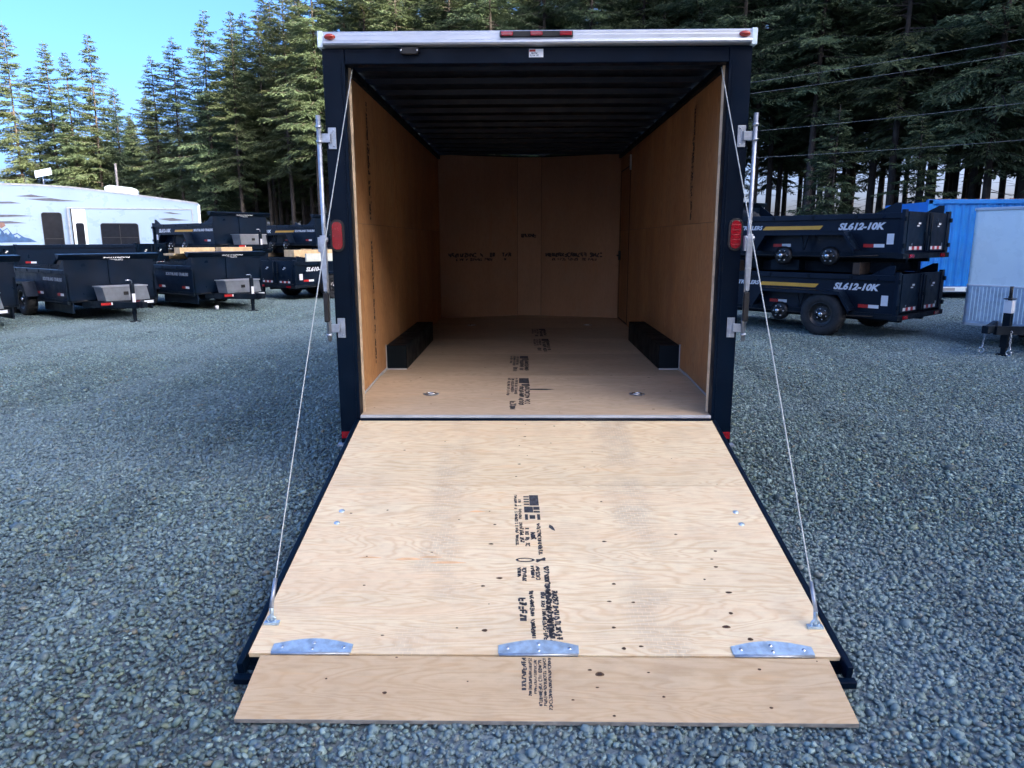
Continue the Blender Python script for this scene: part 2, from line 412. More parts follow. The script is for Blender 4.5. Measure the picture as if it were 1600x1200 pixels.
def np_mesh(name, V, F, T, mat):
    me = bpy.data.meshes.new(name); me.vertices.add(len(V)); me.vertices.foreach_set('co', V.astype(np.float32).ravel())
    k = F.shape[1]; me.loops.add(F.size); me.loops.foreach_set('vertex_index', F.astype(np.int32).ravel())
    me.polygons.add(len(F)); me.polygons.foreach_set('loop_start', np.arange(0, F.size, k, dtype=np.int32))
    me.update(calc_edges=True)
    if T is not None:
        a = me.attributes.new('tone', 'FLOAT_COLOR', 'POINT'); a.data.foreach_set('color', T.astype(np.float32).ravel())
    me.materials.append(mat); me.validate(); return me
def scatter(name, pts, picks, rots, scls, sources):
    """one object: copies of the sources' meshes set on points by geometry nodes"""
    me = bpy.data.meshes.new(name); me.from_pydata([tuple(p) for p in pts], [], [])
    for nm, ty, data in (('pick', 'INT', picks), ('rot', 'FLOAT', rots), ('scl', 'FLOAT', scls)):
        a = me.attributes.new(nm, ty, 'POINT'); a.data.foreach_set('value', np.array(data, dtype=np.int32 if ty == 'INT' else np.float32))
    o = link(name, me)
    ng = bpy.data.node_groups.new(name, 'GeometryNodeTree')
    ng.interface.new_socket('Geometry', in_out='INPUT', socket_type='NodeSocketGeometry'); ng.interface.new_socket('Geometry', in_out='OUTPUT', socket_type='NodeSocketGeometry')
    gi = ng.nodes.new('NodeGroupInput'); go = ng.nodes.new('NodeGroupOutput'); ip = ng.nodes.new('GeometryNodeInstanceOnPoints'); jn = ng.nodes.new('GeometryNodeJoinGeometry')
    for s in sources:
        oi = ng.nodes.new('GeometryNodeObjectInfo'); oi.inputs['Object'].default_value = s; oi.inputs['As Instance'].default_value = True
        ng.links.new(oi.outputs['Geometry'], jn.inputs[0])
    def attr(nm, ty):
        n = ng.nodes.new('GeometryNodeInputNamedAttribute'); n.data_type = ty; n.inputs['Name'].default_value = nm; return n.outputs[0]
    cx = ng.nodes.new('ShaderNodeCombineXYZ'); ng.links.new(attr('rot', 'FLOAT'), cx.inputs[2])
    er = ng.nodes.new('FunctionNodeEulerToRotation'); ng.links.new(cx.outputs[0], er.inputs[0]); ng.links.new(er.outputs[0], ip.inputs['Rotation'])
    ip.inputs['Pick Instance'].default_value = True
    ng.links.new(attr('pick', 'INT'), ip.inputs['Instance Index']); ng.links.new(attr('scl', 'FLOAT'), ip.inputs['Scale'])
    ng.links.new(gi.outputs[0], ip.inputs['Points']); ng.links.new(jn.outputs[0], ip.inputs['Instance']); ng.links.new(ip.outputs[0], go.inputs[0])
    md = o.modifiers.new('scatter', 'NODES'); md.node_group = ng
    return o
def make_gravel():
    src = [bpy.data.objects.new('gravel_patch', gravel_patch('gravel_patch', 2., .0185)) for _ in range(2)]
    pts = []
    for yy in np.arange(-5, 27, 2.):
        w = max(6., (yy + 5.) * .82 + 5.)
        for xx in np.arange(-math.ceil(w / 2) * 2, w, 2.): pts.append((xx, yy, .004))
    k = len(pts)
    o = scatter('gravel', pts, rng.integers(0, 2, k), rng.integers(0, 4, k) * math.pi / 2, np.ones(k), src)
    tag(o, 'loose blue-grey crushed stone covering the whole yard', 'gravel', kind='stuff')
make_gravel()

# ---------------------------------------------------------------- trees
def conifer(seed, H, cb, Rm, dens, trunk_r=None):
    rs = np.random.default_rng(seed); tb = MB(); r0 = trunk_r or (.0088 * H + .02)
    ph = rs.uniform(0, 6.28); lean = rs.uniform(-.012, .012, 2)
    ax = lambda z: np.array([lean[0] * z + .06 * math.sin(z * .35 + ph), lean[1] * z + .06 * math.cos(z * .3 + ph), z])
    zs = np.linspace(-.2, H, 15); tb.tube([ax(z) for z in zs], [max(.015, r0 * (1 - .93 * max(0, z) / H) * (1.25 if z < .3 else 1)) for z in zs], 8)
    V = []; T = []
    def kites(p, d, L, w, roll, tone):
        """p, d: n x 3, one four-cornered needle spray each"""
        d = d / np.linalg.norm(d, axis=1)[:, None]; a = np.cross(d, (0, 0, 1.)); a /= np.maximum(np.linalg.norm(a, axis=1), 1e-3)[:, None]
        b = np.cross(a, d); s = (a * np.cos(roll)[:, None] + b * np.sin(roll)[:, None]) * w[:, None]; m = p + d * (L * .45)[:, None]
        V.append(np.stack((p, m + s, p + d * L[:, None], m - s), 1).reshape(-1, 3)); T.append(np.repeat(np.concatenate((tone, np.ones((len(tone), 1))), 1), 4, 0))
    base = np.array([.098, .155, .095])
    z = cb
    while z < H - .25:
        t = (z - cb) / (H - cb); prof = (1 - t) ** .70 * (.55 + .45 * min(1, t / .16))
        nb = 4 + int(rs.integers(0, 3))
        for k in range(nb):
            L = max(.22, Rm * prof * rs.uniform(.42, 1.32)); a = rs.uniform(0, 6.283); el = R(24 * t - 10 + rs.uniform(-9, 9))
            d = np.array([math.cos(a) * math.cos(el), math.sin(a) * math.cos(el), math.sin(el)]); side = np.array([-math.sin(a), math.cos(a), 0.])
            sag = rs.uniform(.06, .42) * (1 - .5 * t); p0 = ax(min(H - .1, z + rs.uniform(-.3, .3)))
            P = lambda s: p0 + d * L * s + np.array([0, 0, -sag * L * s * s + .10 * L * s ** 4])
            tb.tube([P(0), P(.5), P(1)], [.012 + .012 * L, .008 + .006 * L, .004], 3, caps=False)
            m = max(3, int(L * dens)); tone0 = base * rs.uniform(.7, 1.35)
            ii = np.arange(m); ss = np.minimum(1, .12 + .88 * (ii + rs.uniform(0, 1, m)) / m)
            q = p0 + d * (L * ss)[:, None]; q[:, 2] += -sag * L * ss ** 2 + .10 * L * ss ** 4
            tl = L * (.42 - .26 * ss) * rs.uniform(.7, 1.25, m) + .12; sg = np.where(ii % 2, 1., -1.)
            td = d * rs.uniform(.5, .9, m)[:, None] + side * (sg * rs.uniform(.55, 1., m))[:, None]; td[:, 2] += rs.uniform(-.55, .05, m); td /= np.linalg.norm(td, axis=1)[:, None]
            c = 9; n = m * c; u = (np.tile(np.arange(c), m) + rs.uniform(0, 1, n)) / c; td = np.repeat(td, c, 0)
            pp = np.repeat(q, c, 0) + td * (np.repeat(tl, c) * u * .85)[:, None]
            kd = td + side * rs.uniform(-.6, .6, n)[:, None] + d * rs.uniform(-.2, .6, n)[:, None]; kd[:, 2] += rs.uniform(-.5, .15, n)
            kites(pp, kd, rs.uniform(.15, .36, n) * (.6 + .5 * (1 - t)), rs.uniform(.020, .047, n), rs.uniform(-.9, .9, n), tone0 * rs.uniform(.75, 1.3, n)[:, None])
        z += rs.uniform(.28, .46) * (.7 + .5 * (1 - t))
    # bare dead limbs under the crown
    for k in range(int(cb * 1.6)):
        zz = rs.uniform(cb * .3, cb); a = rs.uniform(0, 6.283); L = rs.uniform(.4, 1.6); p0 = Vector(ax(zz)); e = Vector((math.cos(a), math.sin(a), rs.uniform(-.3, .2)))
        tb.tube([p0, p0 + e * L], [.022, .006], 3, caps=False)
    V = np.concatenate(V); F = np.arange(len(V)).reshape(-1, 4)
    return tb.mesh('trunk', BARK), np_mesh('crown', V, F, np.concatenate(T), NEEDLES)
#            seed  H    cb    R   dens
KINDS = [conifer(11, 24., 6.5, 3.6, 12), conifer(12, 26., 8.0, 3.4, 12), conifer(13, 23., 5.0, 4.0, 12),
         conifer(14, 22., 4.0, 3.4, 13), conifer(15, 24., 6.0, 3.2, 13), conifer(16, 9., .8, 2.6, 12), conifer(17, 27., 11.0, 3.5, 12), conifer(18, 25., 8.5, 3.8, 12)]
KH = [24., 26., 23., 22., 24., 9., 27., 25.]
def tree(kind, x, y, h, rz, label, group):
    e = empty('conifer_tree', (x, y, 0), rz); s = h / KH[kind]; e.scale = (s * .5 + .5, s * .5 + .5, s)
    link('trunk', KINDS[kind][0], e); link('crown', KINDS[kind][1], e)
    tag(e, label, 'tree', group)
left_sky = [(-57.1, 80, 25.3, 4), (-57.5, 84, 21.5, 3), (-54.2, 82, 23.9, 4), (-49.6, 78, 21.7, 3), (-47.0, 78, 23.5, 3), (-49.9, 88, 20.2, 4), (-46.3, 88, 19.7, 4), (-38.5, 74, 20.2, 7),
            (-35.3, 72, 21.5, 7), (-30.4, 68, 22.9, 2), (-29.0, 72, 23.9, 6), (-26.6, 65, 20.2, 7), (-24.9, 68, 22.6, 6), (-21.5, 64, 23.4, 7)]
left_lab = ['thin sunlit conifer at the far left edge of the photo', 'short conifer between the two leftmost thin sunlit conifers', 'spindly pale-topped conifer above the flat roof antenna of the camper',
            'sunlit conifer left beside the tallest isolated spire behind the camper', 'tallest isolated sunlit conifer spire above the camper, left of the sky gap', 'low dark conifer at the left rim of the blue sky gap',
            'lowest conifer top in the middle of the blue sky gap', 'dark conifer whose slope starts the rise right of the sky gap', 'second conifer on the slope rising right of the sky gap',
            'bushy sunlit conifer with broad rounded top right of the sky gap', 'dark pointed conifer just right of the bushy sunlit top', 'shorter yellow-lit conifer in front of the dark pointed one',
            'conifer with sunlit crown two tops left of the cargo trailer roof', 'tall thin sunlit conifer tip nearest the cargo trailer roof corner at left']
for i, (x, y, h, k) in enumerate(left_sky):
    tree(k, x, y, h, random.uniform(0, 6.28), left_lab[i], 'conifers on the left skyline')
# the near wood: a front row along the yard's edge
row = [(-17.5, 59, 26, 7, 'c'), (-13.5, 61, 27, 6, 'c'), (-10, 56, 26, 2, 'c'), (-6.2, 57, 28, 1, 'c'), (-2.5, 53, 27, 0, 'c'), (1.4, 54, 28, 2, 'c'), (4.6, 50, 26, 1, 'c'), (8.2, 50, 27, 0, 'c'), (11.6, 47.5, 27, 6, 'r'),
       (13.6, 44, 26, 7, 'r'), (15.6, 46.5, 28, 6, 'r'), (17.6, 42, 27, 7, 'r'), (19.6, 44, 26, 6, 'r'), (21.4, 39.5, 27, 0, 'r'), (23.8, 41, 28, 7, 'r'), (25.2, 36.5, 26, 2, 's'), (28, 38, 27, 0, 's'), (29.8, 34, 28, 2, 's'), (32.5, 35, 27, 1, 's'), (35, 30.5, 27, 0, 's'), (38, 31, 28, 2, 's')]
RL = {'c': '%s dark conifer from the left rising behind the cargo trailer roof', 'r': '%s bare-trunked conifer from the left behind the stacked dump trailers at right', 's': '%s dark leafy conifer from the left behind the blue container and white trailer'}
RG = {'c': 'conifers behind the cargo trailer', 'r': 'conifers behind the right dump trailers', 's': 'conifers behind the blue container'}
ORD = ['first', 'second', 'third', 'fourth', 'fifth', 'sixth', 'seventh', 'eighth', 'ninth']
for c in 'crs':
    grp = sorted([t for t in row if t[4] == c], key=lambda t: (t[0] + .07) / (t[1] + 4.5))
    for i, (x, y, h, k, _) in enumerate(grp): tree(k, x, y, h, random.uniform(0, 6.28), RL[c] % ORD[i], RG[c])
YL = ['young green fir with low boughs behind the upper dump trailer, right of its middle', 'young green fir with low boughs right above the left end of the blue container', 'small dark fir above the roof of the white nosed trailer']
for i, (x, y, h) in enumerate([(16.6, 36, 8.6), (20.2, 34.5, 8.0), (25, 30, 9.6)]):
    tree(5, x, y, h, i * 2., YL[i], 'young firs at the edge of the wood')
def make_wood():
    src = []
    for k in (0, 1, 2, 3, 4, 6, 7):
        tr, cr = KINDS[k]; nv = len(tr.vertices)
        me = bpy.data.meshes.new('wood_tree')
        import bmesh
        bm = bmesh.new(); bm.from_mesh(cr); bm.from_mesh(tr); bm.to_mesh(me); bm.free()
        me.materials.append(NEEDLES); me.materials.append(BARK)
        mi = np.zeros(len(me.polygons), dtype=np.int32); mi[len(cr.polygons):] = 1; me.polygons.foreach_set('material_index', mi)
        src.append(bpy.data.objects.new('wood_tree', me))
    pts = []
    line = [(-62, 92), (-45, 92), (-30, 78), (-20, 68), (-10, 62), (5, 56), (14, 52), (24, 45), (34, 38), (42, 30)]
    for (x0, y0), (x1, y1) in zip(line[:-1], line[1:]):
        L = math.hypot(x1 - x0, y1 - y0); far = x1 < -20; n = int(L / (2.2 if far else 2.3)); nx, ny = -(y1 - y0) / L, (x1 - x0) / L
        for rowk in range(3 if far else 5):
            for i in range(n):
                t = (i + random.uniform(.1, .9)) / n; d = 1 + rowk * 4.2 + random.uniform(-1.2, 1.2)
                pts.append((x0 + (x1 - x0) * t + nx * d, y0 + (y1 - y0) * t + ny * d, 0, random.choice((3, 4, 6) if far else (5, 6, 1, 0)), (random.uniform(.70, .82) if x1 < -40 else random.uniform(.84, .98)) if far else random.uniform(.95, 1.12)))
    # the same wood goes on along the right side of the yard and behind the camera, and shades it
    line2 = [(44, 29), (53, 14), (56, -6), (52, -28), (41, -46), (24, -58), (4, -64)]
    for (x0, y0), (x1, y1) in zip(line2[:-1], line2[1:]):
        L = math.hypot(x1 - x0, y1 - y0); n = int(L / 1.9); nx, ny = -(y1 - y0) / L, (x1 - x0) / L
        for rowk in range(11):
            for i in range(n):
                t = (i + random.uniform(.1, .9)) / n; d = rowk * 3.2 + random.uniform(-1., 1.)
                pts.append((x0 + (x1 - x0) * t + nx * d, y0 + (y1 - y0) * t + ny * d, 0, random.choice((0, 2, 1)), random.uniform(1.4, 1.6)))
    k = len(pts)
    o = scatter('conifer_wood', [p[:3] for p in pts], [p[3] for p in pts], [random.uniform(0, 6.28) for p in pts], [p[4] for p in pts], src)
    tag(o, 'dense dark conifer wood standing deep behind the front row of trees', 'wood', kind='stuff')
make_wood()

# ---------------------------------------------------------------- the cargo trailer
T = empty('cargo_trailer'); tag(T, 'black enclosed cargo trailer with plywood interior, its rear ramp lowered onto the gravel', 'trailer')
XO, XI = 1.262, 1.132           # outer and inner edge of the rear corner posts
for s in (-1, 1):
    a, b = sorted((s * XI, s * XO)); m = MB()
    m.box(a, b, 0, .09, .373, 2.778)
    xm = s * (XI + .018); m.box(min(xm, xm + s * .006), max(xm, xm + s * .006), -.004, .0005, .40, 2.70)      # folded seam on the inner return
    p = m.build('corner_post', BLACKM, T, .006)
    rf = MB(); rf.box(min(s * 1.185, s * 1.258), max(s * 1.185, s * 1.258), -.006, -.0005, .405, .45); rf.build('reflector', RED, p)
    ft = MB(); ft.box(min(s * 1.19, s * 1.285), max(s * 1.19, s * 1.285), -.03, .03, .357, .369); ft.build('foot_plate', GALV, p)
    # tail light: black grommet, red lens with ribs
    m = MB(); o = [(x, -.010, z) for x, z in roundrect(s * 1.222 - .045, s * 1.222 + .045, 1.600, 1.796, .044, 7)]; m.prism(o[::-1], (0, .0095, 0))
    tl = m.build('tail_light', GASKET, T, .003)
    m = MB(); m.prism([(x, -.016, z) for x, z in roundrect(s * 1.222 - .031, s * 1.222 + .031, 1.614, 1.782, .030, 7)][::-1], (0, .007, 0))
    for k in range(5): m.box(s * 1.222 - .027, s * 1.222 + .027, -.0175, -.0155, 1.638 + k * .029, 1.641 + k * .029)
    m.build('lens', RED, tl, .002)
    # lock bar with brackets and handle
    m = MB(); xb = s * 1.297; m.tube([(xb, -.03, 2.40), (xb, -.03, 1.045)], .0135, 10)
    for z in (2.335, 2.25, 1.17, 1.085): m.tube([(xb, -.03, z - .008), (xb, -.03, z + .008)], .018, 10)
    lb = m.build('lock_bar', GALV, T)
    for zc in (2.272, 1.127):
        m = MB(); m.box(s * 1.225 - .024, s * 1.225 + .024, -.008, -.0005, zc - .062, zc + .062)
        m.box(s * 1.225 - .004, s * 1.225 + .004, -.012, -.007, zc - .04, zc + .04)
        a, b = sorted((s * 1.232, s * 1.284)); m.box(a, b, -.026, -.012, zc - .026, zc + .026)
        for dz in (-.045, .045): m.lathe([(0, -.013), (.006, -.0125), (.007, -.0085)], 8, 0, Matrix.Translation((s * 1.225 - s * .010, 0, zc + dz)))
        m.build('bracket', GALV, lb, .002)
    m = MB(); x0 = s * 1.297
    m.tube([(x0 - .026, -.052, 1.675), (x0 + .026, -.052, 1.675)], .015, 10)
    m.box(x0 - .020, x0 + .016, -.066, -.052, 1.50, 1.70); m.prism([(x0 - .020, -.066, 1.50), (x0 + .016, -.066, 1.50), (x0 + .010, -.066, 1.36), (x0 - .012, -.066, 1.36)], (0, .010, 0))
    m.box(x0 - .034, x0 - .020, -.064, -.030, 1.60, 1.69)
    m.build('handle', GALV, lb, .003)
    m = MB(); m.box(x0 - .018, x0 + .014, -.070, -.045, 1.17, 1.352); m.build('grip', GASKET, lb, .006)
m = MB(); m.box(-XI + .001, XI - .001, .002, .085, 2.690, 2.778); m.build('header', BLACKM, T, .005)
m = MB()
prof = [(-.012, 2.782), (-.042, 2.786), (-.048, 2.796), (-.044, 2.808), (-.030, 2.814), (-.030, 2.838), (-.024, 2.842), (-.024, 2.858), (-.016, 2.866), (.06, 2.866), (.06, 2.782)]
m.prism([(-1.245, y, z) for y, z in prof], (2.49, 0, 0)); m.build('roof_rail', ALU, T, .002)
for s in (-1, 1):
    a, b = sorted((s * 1.2455, s * 1.278)); m = MB(); m.box(a, b, -.034, .07, 2.776, 2.867); m.build('rail_cap', RVTRIM if 0 else WHITE, T, .004)
    m = MB(); m.lathe([(0, -.022), (.012, -.0215), (.026, -.015), (.033, -.004), (.034, .0)], 16, 0, Matrix.Translation((s * 1.205, -.0305, 2.834)) @ Matrix.Diagonal((1, 1, .52, 1)))
    mk = m.build('marker_light', REDBROWN, T)
m = MB(); m.box(-.213, .213, -.044, -.0305, 2.822, 2.856); lb = m.build('light_bar', GASKET, T, .005)
for x in (-.170, 0., .170):
    m = MB(); m.box(x - .036, x + .036, -.056, -.0445, 2.827, 2.852); m.build('lens', RED, lb, .005)
m = MB(); m.prism([(x, -.034, z) for x, z in roundrect(-.80, -.685, 2.738, 2.782 - .006, .019, 5)][::-1], (0, .0335, 0))
dl = m.build('dome_light', GASKET, T, .008)
for x in (-.790, -.695):
    m = MB(); m.lathe([(0, -.0385), (.005, -.038), (.006, -.0335)], 8, 0, Matrix.Translation((x, 0, 2.757))); m.build('screw', CHROME, dl)
m = MB(); m.box(-.042, .042, .0, .0015, 2.722, 2.768); st = m.build('sticker', WHITETAPE, T)
m = MB(); glyphs(m, -.036, 2.726, .072, .024, 2, 3, lambda u, v: (u, -.0012, v)); m.build('print', LETTERD, st)
m = MB(); m.box(-.040, -.004, -.0014, -.0002, 2.752, 2.765); m.build('print', REDTAPE, st)
# shell
for s in (-1, 1):
    a, b = sorted((s * 1.255, s * 1.2615)); m = MB(); m.box(a, b, .092, 5.66, .40, 2.80); m.build('side_skin', BLACK, T)
    a, b = sorted((s * 1.235, s * 1.2545)); m = MB(); m.box(a, b, .10, 5.66, .36, .56); m.build('bottom_rail', BLACKM, T)
m = MB(); m.add([(-1.262, .05, 2.835), (0, .05, 2.850), (1.262, .05, 2.835), (1.262, 5.68, 2.835), (.2, 6.14, 2.848), (-.2, 6.14, 2.848), (-1.262, 5.68, 2.835)], [(0, 1, 2, 3, 4, 5, 6)]); m.build('roof_sheet', CEILM, T)
m = MB(); c = [(-1.262, 5.66), (-.19, 6.12), (.19, 6.12), (1.262, 5.66)]
for (xa, ya), (xb, yb) in zip(c[:-1], c[1:]): m.add([(xa, ya, .4), (xb, yb, .4), (xb, yb, 2.83), (xa, ya, 2.83)], [(0, 1, 2, 3)])
m.build('nose_skin', BLACK, T)
for k in range(14):                                   # steel roof bows, 16 in apart
    y = .27 + k * .408; m = MB(); half = 1.234 if y < 5.6 else 1.1
    m.prism([(-half, y - .034, 2.828), (-half, y - .018, 2.792), (-half, y + .018, 2.792), (-half, y + .034, 2.828)], (2 * half, 0, 0)); m.build('roof_bow', BOWM, T)
for s in (-1, 1):
    a, b = sorted((s * 1.205, s * 1.2345)); m = MB(); m.box(a, b, .10, 5.60, 2.742, 2.790); m.build('cove_trim', BLACKB, T)
# plywood liner: sheets with open joints
for s in (-1, 1):
    xw = s * 1.236; x0, x1 = sorted((xw, xw + s * .010))
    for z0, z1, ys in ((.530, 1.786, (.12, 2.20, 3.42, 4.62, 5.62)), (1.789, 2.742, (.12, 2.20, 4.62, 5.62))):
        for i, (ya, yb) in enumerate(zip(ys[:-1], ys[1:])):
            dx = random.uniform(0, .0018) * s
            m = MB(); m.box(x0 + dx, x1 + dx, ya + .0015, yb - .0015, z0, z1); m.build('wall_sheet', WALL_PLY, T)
    a, b = sorted((s * 1.119, s * 1.236)); m = MB(); m.box(a, b, .092, .104, .56, 2.690); m.build('jamb_strip', PLY_EDGE, T)
    # printed mill marks, running vertically on the sheets
    m = MB(); yc = 1.06 if s < 0 else 1.29
    f = lambda u, v: (xw - s * .0022, yc + v, u)
    glyphs(m, 1.82, -.028, .86, .060, 1, 20 + s, f, .9, .22); glyphs(m, 1.95, .030, .5, .03, 1, 30 + s, f, .6, .2)
    if s < 0: glyphs(m, .72, -.022, .98, .055, 1, 40, f, .8, .22)
    m.build('mill_print', INKW, T)['kind'] = 'stuff'
m = MB()
nose = [(-1.236, 5.60), (-.165, 5.985), (.175, 5.985), (1.236, 5.60)]
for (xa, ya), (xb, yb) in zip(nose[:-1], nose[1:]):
    m = MB(); m.prism([(xa + .002, ya, .56), (xb - .002, yb, .56), (xb - .002, yb, 2.80), (xa + .002, ya, 2.80)], (0, .012, 0)); m.build('nose_sheet', NOSE_PLY_SHADED, T)
m = MB()
def nose_y(x): return 5.985 if -.165 <= x <= .175 else 5.985 - (abs(x - .005) - .17) * .361
fn = lambda u, v: (u, nose_y(u) - .004, v)
for u0, z0, sd in ((-1.12, 1.43, 1), (.20, 1.43, 2)):
    glyphs(m, u0, z0, .9, .07, 1, 50 + sd, fn, .9, .24); glyphs(m, u0 + .1, z0 - .05, .75, .045, 1, 60 + sd, fn, .7, .2)
glyphs(m, -.15, 1.70, .3, .07, 1, 70, fn, .9, .22); m.build('mill_print', INKW, T)['kind'] = 'stuff'
# side door in the right wall
m = MB(); x = 1.2335
for y0, y1, z0, z1 in ((4.66, 4.675, .62, 2.55), (5.50, 5.515, .62, 2.55), (4.66, 5.515, 2.55, 2.565), (4.66, 5.515, .605, .62)): m.box(x - .003, x + .001, y0, y1, z0, z1)
sdoor = m.build('side_door', GASKET, T)
m = MB(); m.box(1.205, 1.2325, 5.38, 5.44, 1.40, 1.52); m.tube([(1.20, 5.41, 1.46), (1.185, 5.41, 1.46), (1.185, 5.32, 1.46)], .010, 8); m.build('latch', GASKET, sdoor)
m = MB(); m.tube([(1.222, 4.60, 2.50), (1.222, 4.60, 2.68)], .012, 8); m.build('interior_lamp', WHITETAPE, T)
# floor: the last sheet falls slightly to the sill
FY = [1.19, 2.33, 3.43, 4.45]
fz = lambda y: .595 - (.040 * (1 - y / 1.19) if y < 1.19 else 0)
def floor_sheet(y0, y1, poly=None):
    m = MB(); z0, z1 = fz(y0), fz(y1)
    m.prism([(-1.235, y0, z0 - .018), (-1.235, y1, z1 - .018), (-1.235, y1, z1), (-1.235, y0, z0)], (2.470, 0, 0)); return m.build('floor_sheet', FLOOR_PLY, T)
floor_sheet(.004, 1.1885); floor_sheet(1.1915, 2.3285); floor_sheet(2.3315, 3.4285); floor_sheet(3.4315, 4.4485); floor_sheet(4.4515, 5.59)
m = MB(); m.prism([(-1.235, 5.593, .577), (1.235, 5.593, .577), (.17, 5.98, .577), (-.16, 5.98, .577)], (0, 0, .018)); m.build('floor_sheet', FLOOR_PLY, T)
m = MB()
for y0, y1, xa, sd in ((.03, 1.10, -.20, 1), (1.29, 2.20, -.20, 2), (2.42, 3.40, .03, 3), (3.50, 4.32, .02, 4)):
    fl = lambda u, v, y1=y1: (v, y1 - u, fz(y1 - u) + .0009)
    L = y1 - y0
    blot(m, [(0, xa + .09), (L * .16, xa + .09), (L * .18, xa + .17), (0, xa + .165)], fl); blot(m, [(L * .19, xa + .11), (L * .24, xa + .11), (L * .25, xa + .175), (L * .19, xa + .17)], fl)
    glyphs(m, 0, xa, L * .62, .085, 3, 80 + sd, fl, .85, .2); glyphs(m, L * .26, xa + .09, L * .72, .085, 2, 90 + sd, fl, .9, .27)
    glyphs(m, L * .68, xa + .03, L * .22, .05, 1, 95 + sd, fl, .9, .25)
blot(m, [(.30 * 0 + .36, -.03), (.395, -.03), (.40, .10), (.375, .16), (.36, .08)], lambda u, v: (v, 1.10 - u, fz(1.10 - u) + .0011))
m.build('mill_stamp', INK, T)['kind'] = 'stuff'
m = MB(); rk = random.Random(5)
knots(m, [(rk.uniform(-1.1, 1.1), rk.uniform(.05, 3.2), rk.uniform(.005, .011)) for _ in range(34)], lambda x, y: (x, y, fz(y) + .0004), 9)
m.build('knot_marks', [KNOTM, KNOTD], T)['kind'] = 'stuff'
m = MB(); m.box(-XI + .004, XI - .004, -.020, .0035, .545, .5615); m.build('sill_strip', CAULK, T, .002)
m = MB(); m.tube([(-XI + .01, -.024, .532), (XI - .01, -.024, .532)], .0125, 8); m.build('ramp_hinge', BLACKM, T)
m = MB(); m.box(-XI, XI, .005, .09, .36, .535); m.build('rear_sill', BLACKM, T)
for s in (-1, 1):
    a, b = sorted((s * 1.062, s * 1.2345)); m = MB(); m.box(a, b, 1.475, 3.28, .5955, .800)
    wb_ = m.build('wheel_box', BLACKB, T, .006)
    m = MB(); m.box(a, b, 1.463, 1.4735, .596, .606); c = s * 1.228; m.box(min(c, c + s * .006), max(c, c + s * .006), 1.463, 1.4735, .606, .81); m.build('caulk_bead', CAULK, wb_)
    m = MB(); a, b = sorted((s * 1.222, s * 1.2345)); m.prism([(a, .12, fz(.12)), (b, .12, fz(.12)), (b, 1.19, .605), (a, 1.19, .605)], (0, 0, .008)); m.box(a, b, 1.19, 1.46, .597, .613); m.build('caulk_line', CAULK, T)
    for y in (.58, 4.72):
        m = MB(); M = Matrix.Translation((s * .745, y, fz(y))) @ Matrix.Rotation(R(90), 4, 'X')
        m.lathe([(.058, .0012), (.056, .0035), (.040, .003), (.034, -.006), (0, -.008)], 20, 0, M); td = m.build('tie_down', GALV, T)
        m = MB(); m.tube([(s * .745 + .036 * math.cos(q), y - .004 + .024 * math.sin(q), fz(y) + .006) for q in np.linspace(0, 6.283, 15)], .0055, 6); m.box(s * .745 - .03, s * .745 + .03, y - .012, y + .002, fz(y) + .0005, fz(y) + .009); m.build('ring', CHROME, td)
# running gear under the body
def wheel(parent, loc, r, w, out, mat_rim=RIMBLK, name='wheel'):
    """out = +1 / -1 : which local-Y side faces outwards"""
    M = Matrix.Diagonal((1, out, 1, 1)); m = MB(); h = w / 2
    m.lathe([(r * .56, -h * .9), (r * .62, -h), (r * .86, -h * .98), (r * .97, -h * .78), (r, -h * .45), (r, h * .45), (r * .97, h * .78), (r * .86, h * .98), (r * .62, h), (r * .56, h * .85)], 28, 0, M)
    for k in range(28):
        a = 2 * math.pi * k / 28
        m.box(-r * .035, r * .035, -h * .62, h * .62, r * .985, r * 1.012, 0, Matrix.Rotation(a, 4, 'Y') @ Matrix.Rotation(R(14), 4, 'Z'))
    ty = m.build('tyre', RUBBER, None)
    m = MB(); m.lathe([(r * .57, h * .9), (r * .57, h * .95), (r * .53, h * .92), (r * .50, h * .55), (r * .42, h * .40), (r * .20, h * .52), (r * .16, h * .8), (0, h * .82)], 24, 0, M)
    for k in range(8):
        a = 2 * math.pi * k / 8; m.lathe([(r * .055, h * .40), (r * .055, h * .46), (0, h * .46)], 8, 0, M @ Matrix.Translation((r * .33 * math.cos(a), 0, r * .33 * math.sin(a))))
    rim = m.build('rim', mat_rim, None)
    nuts_ = MB(); nuts_.lathe([(r * .11, h * .78), (r * .11, h * .88), (r * .07, h * .98), (0, h * .98)], 12, 0, M); m = MB()
    for k in range(6):
        a = 2 * math.pi * k / 6 + .3; m.lathe([(r * .035, h * .42), (r * .035, h * .62), (0, h * .64)], 6, 0, M @ Matrix.Translation((r * .24 * math.cos(a), 0, r * .24 * math.sin(a))))
    cap = nuts_.build('hub_cap', CHROME, None)
    lug = m.build('lug_nuts', CHROME, None)
    return ty, rim, cap, lug
WPROTO = {}
def add_wheel(parent, loc, r, w, out, spin=0.):
    key = (r, w)
    if key not in WPROTO: 
        t = wheel(None, None, r, w, 1); WPROTO[key] = [o.data for o in t]
        for o in t: bpy.data.objects.remove(o)
    ty, rim, cap, lug = WPROTO[key]
    o = link('wheel', ty, parent, 0, loc, (0, spin, 0 if out > 0 else math.pi))
    link('rim', rim, o); link('hub_cap', cap, o); link('lug_nuts', lug, o)['kind'] = 'stuff'; return o
m = MB()
for s in (-1, 1): m.box(s * .86 - .05, s * .86 + .05, .09, 5.6, .40, .555)
for y in np.arange(.5, 5.6, .61): m.box(-1.2, 1.2, y, y + .05, .46, .555)
m.build('chassis', DUMPF, T)
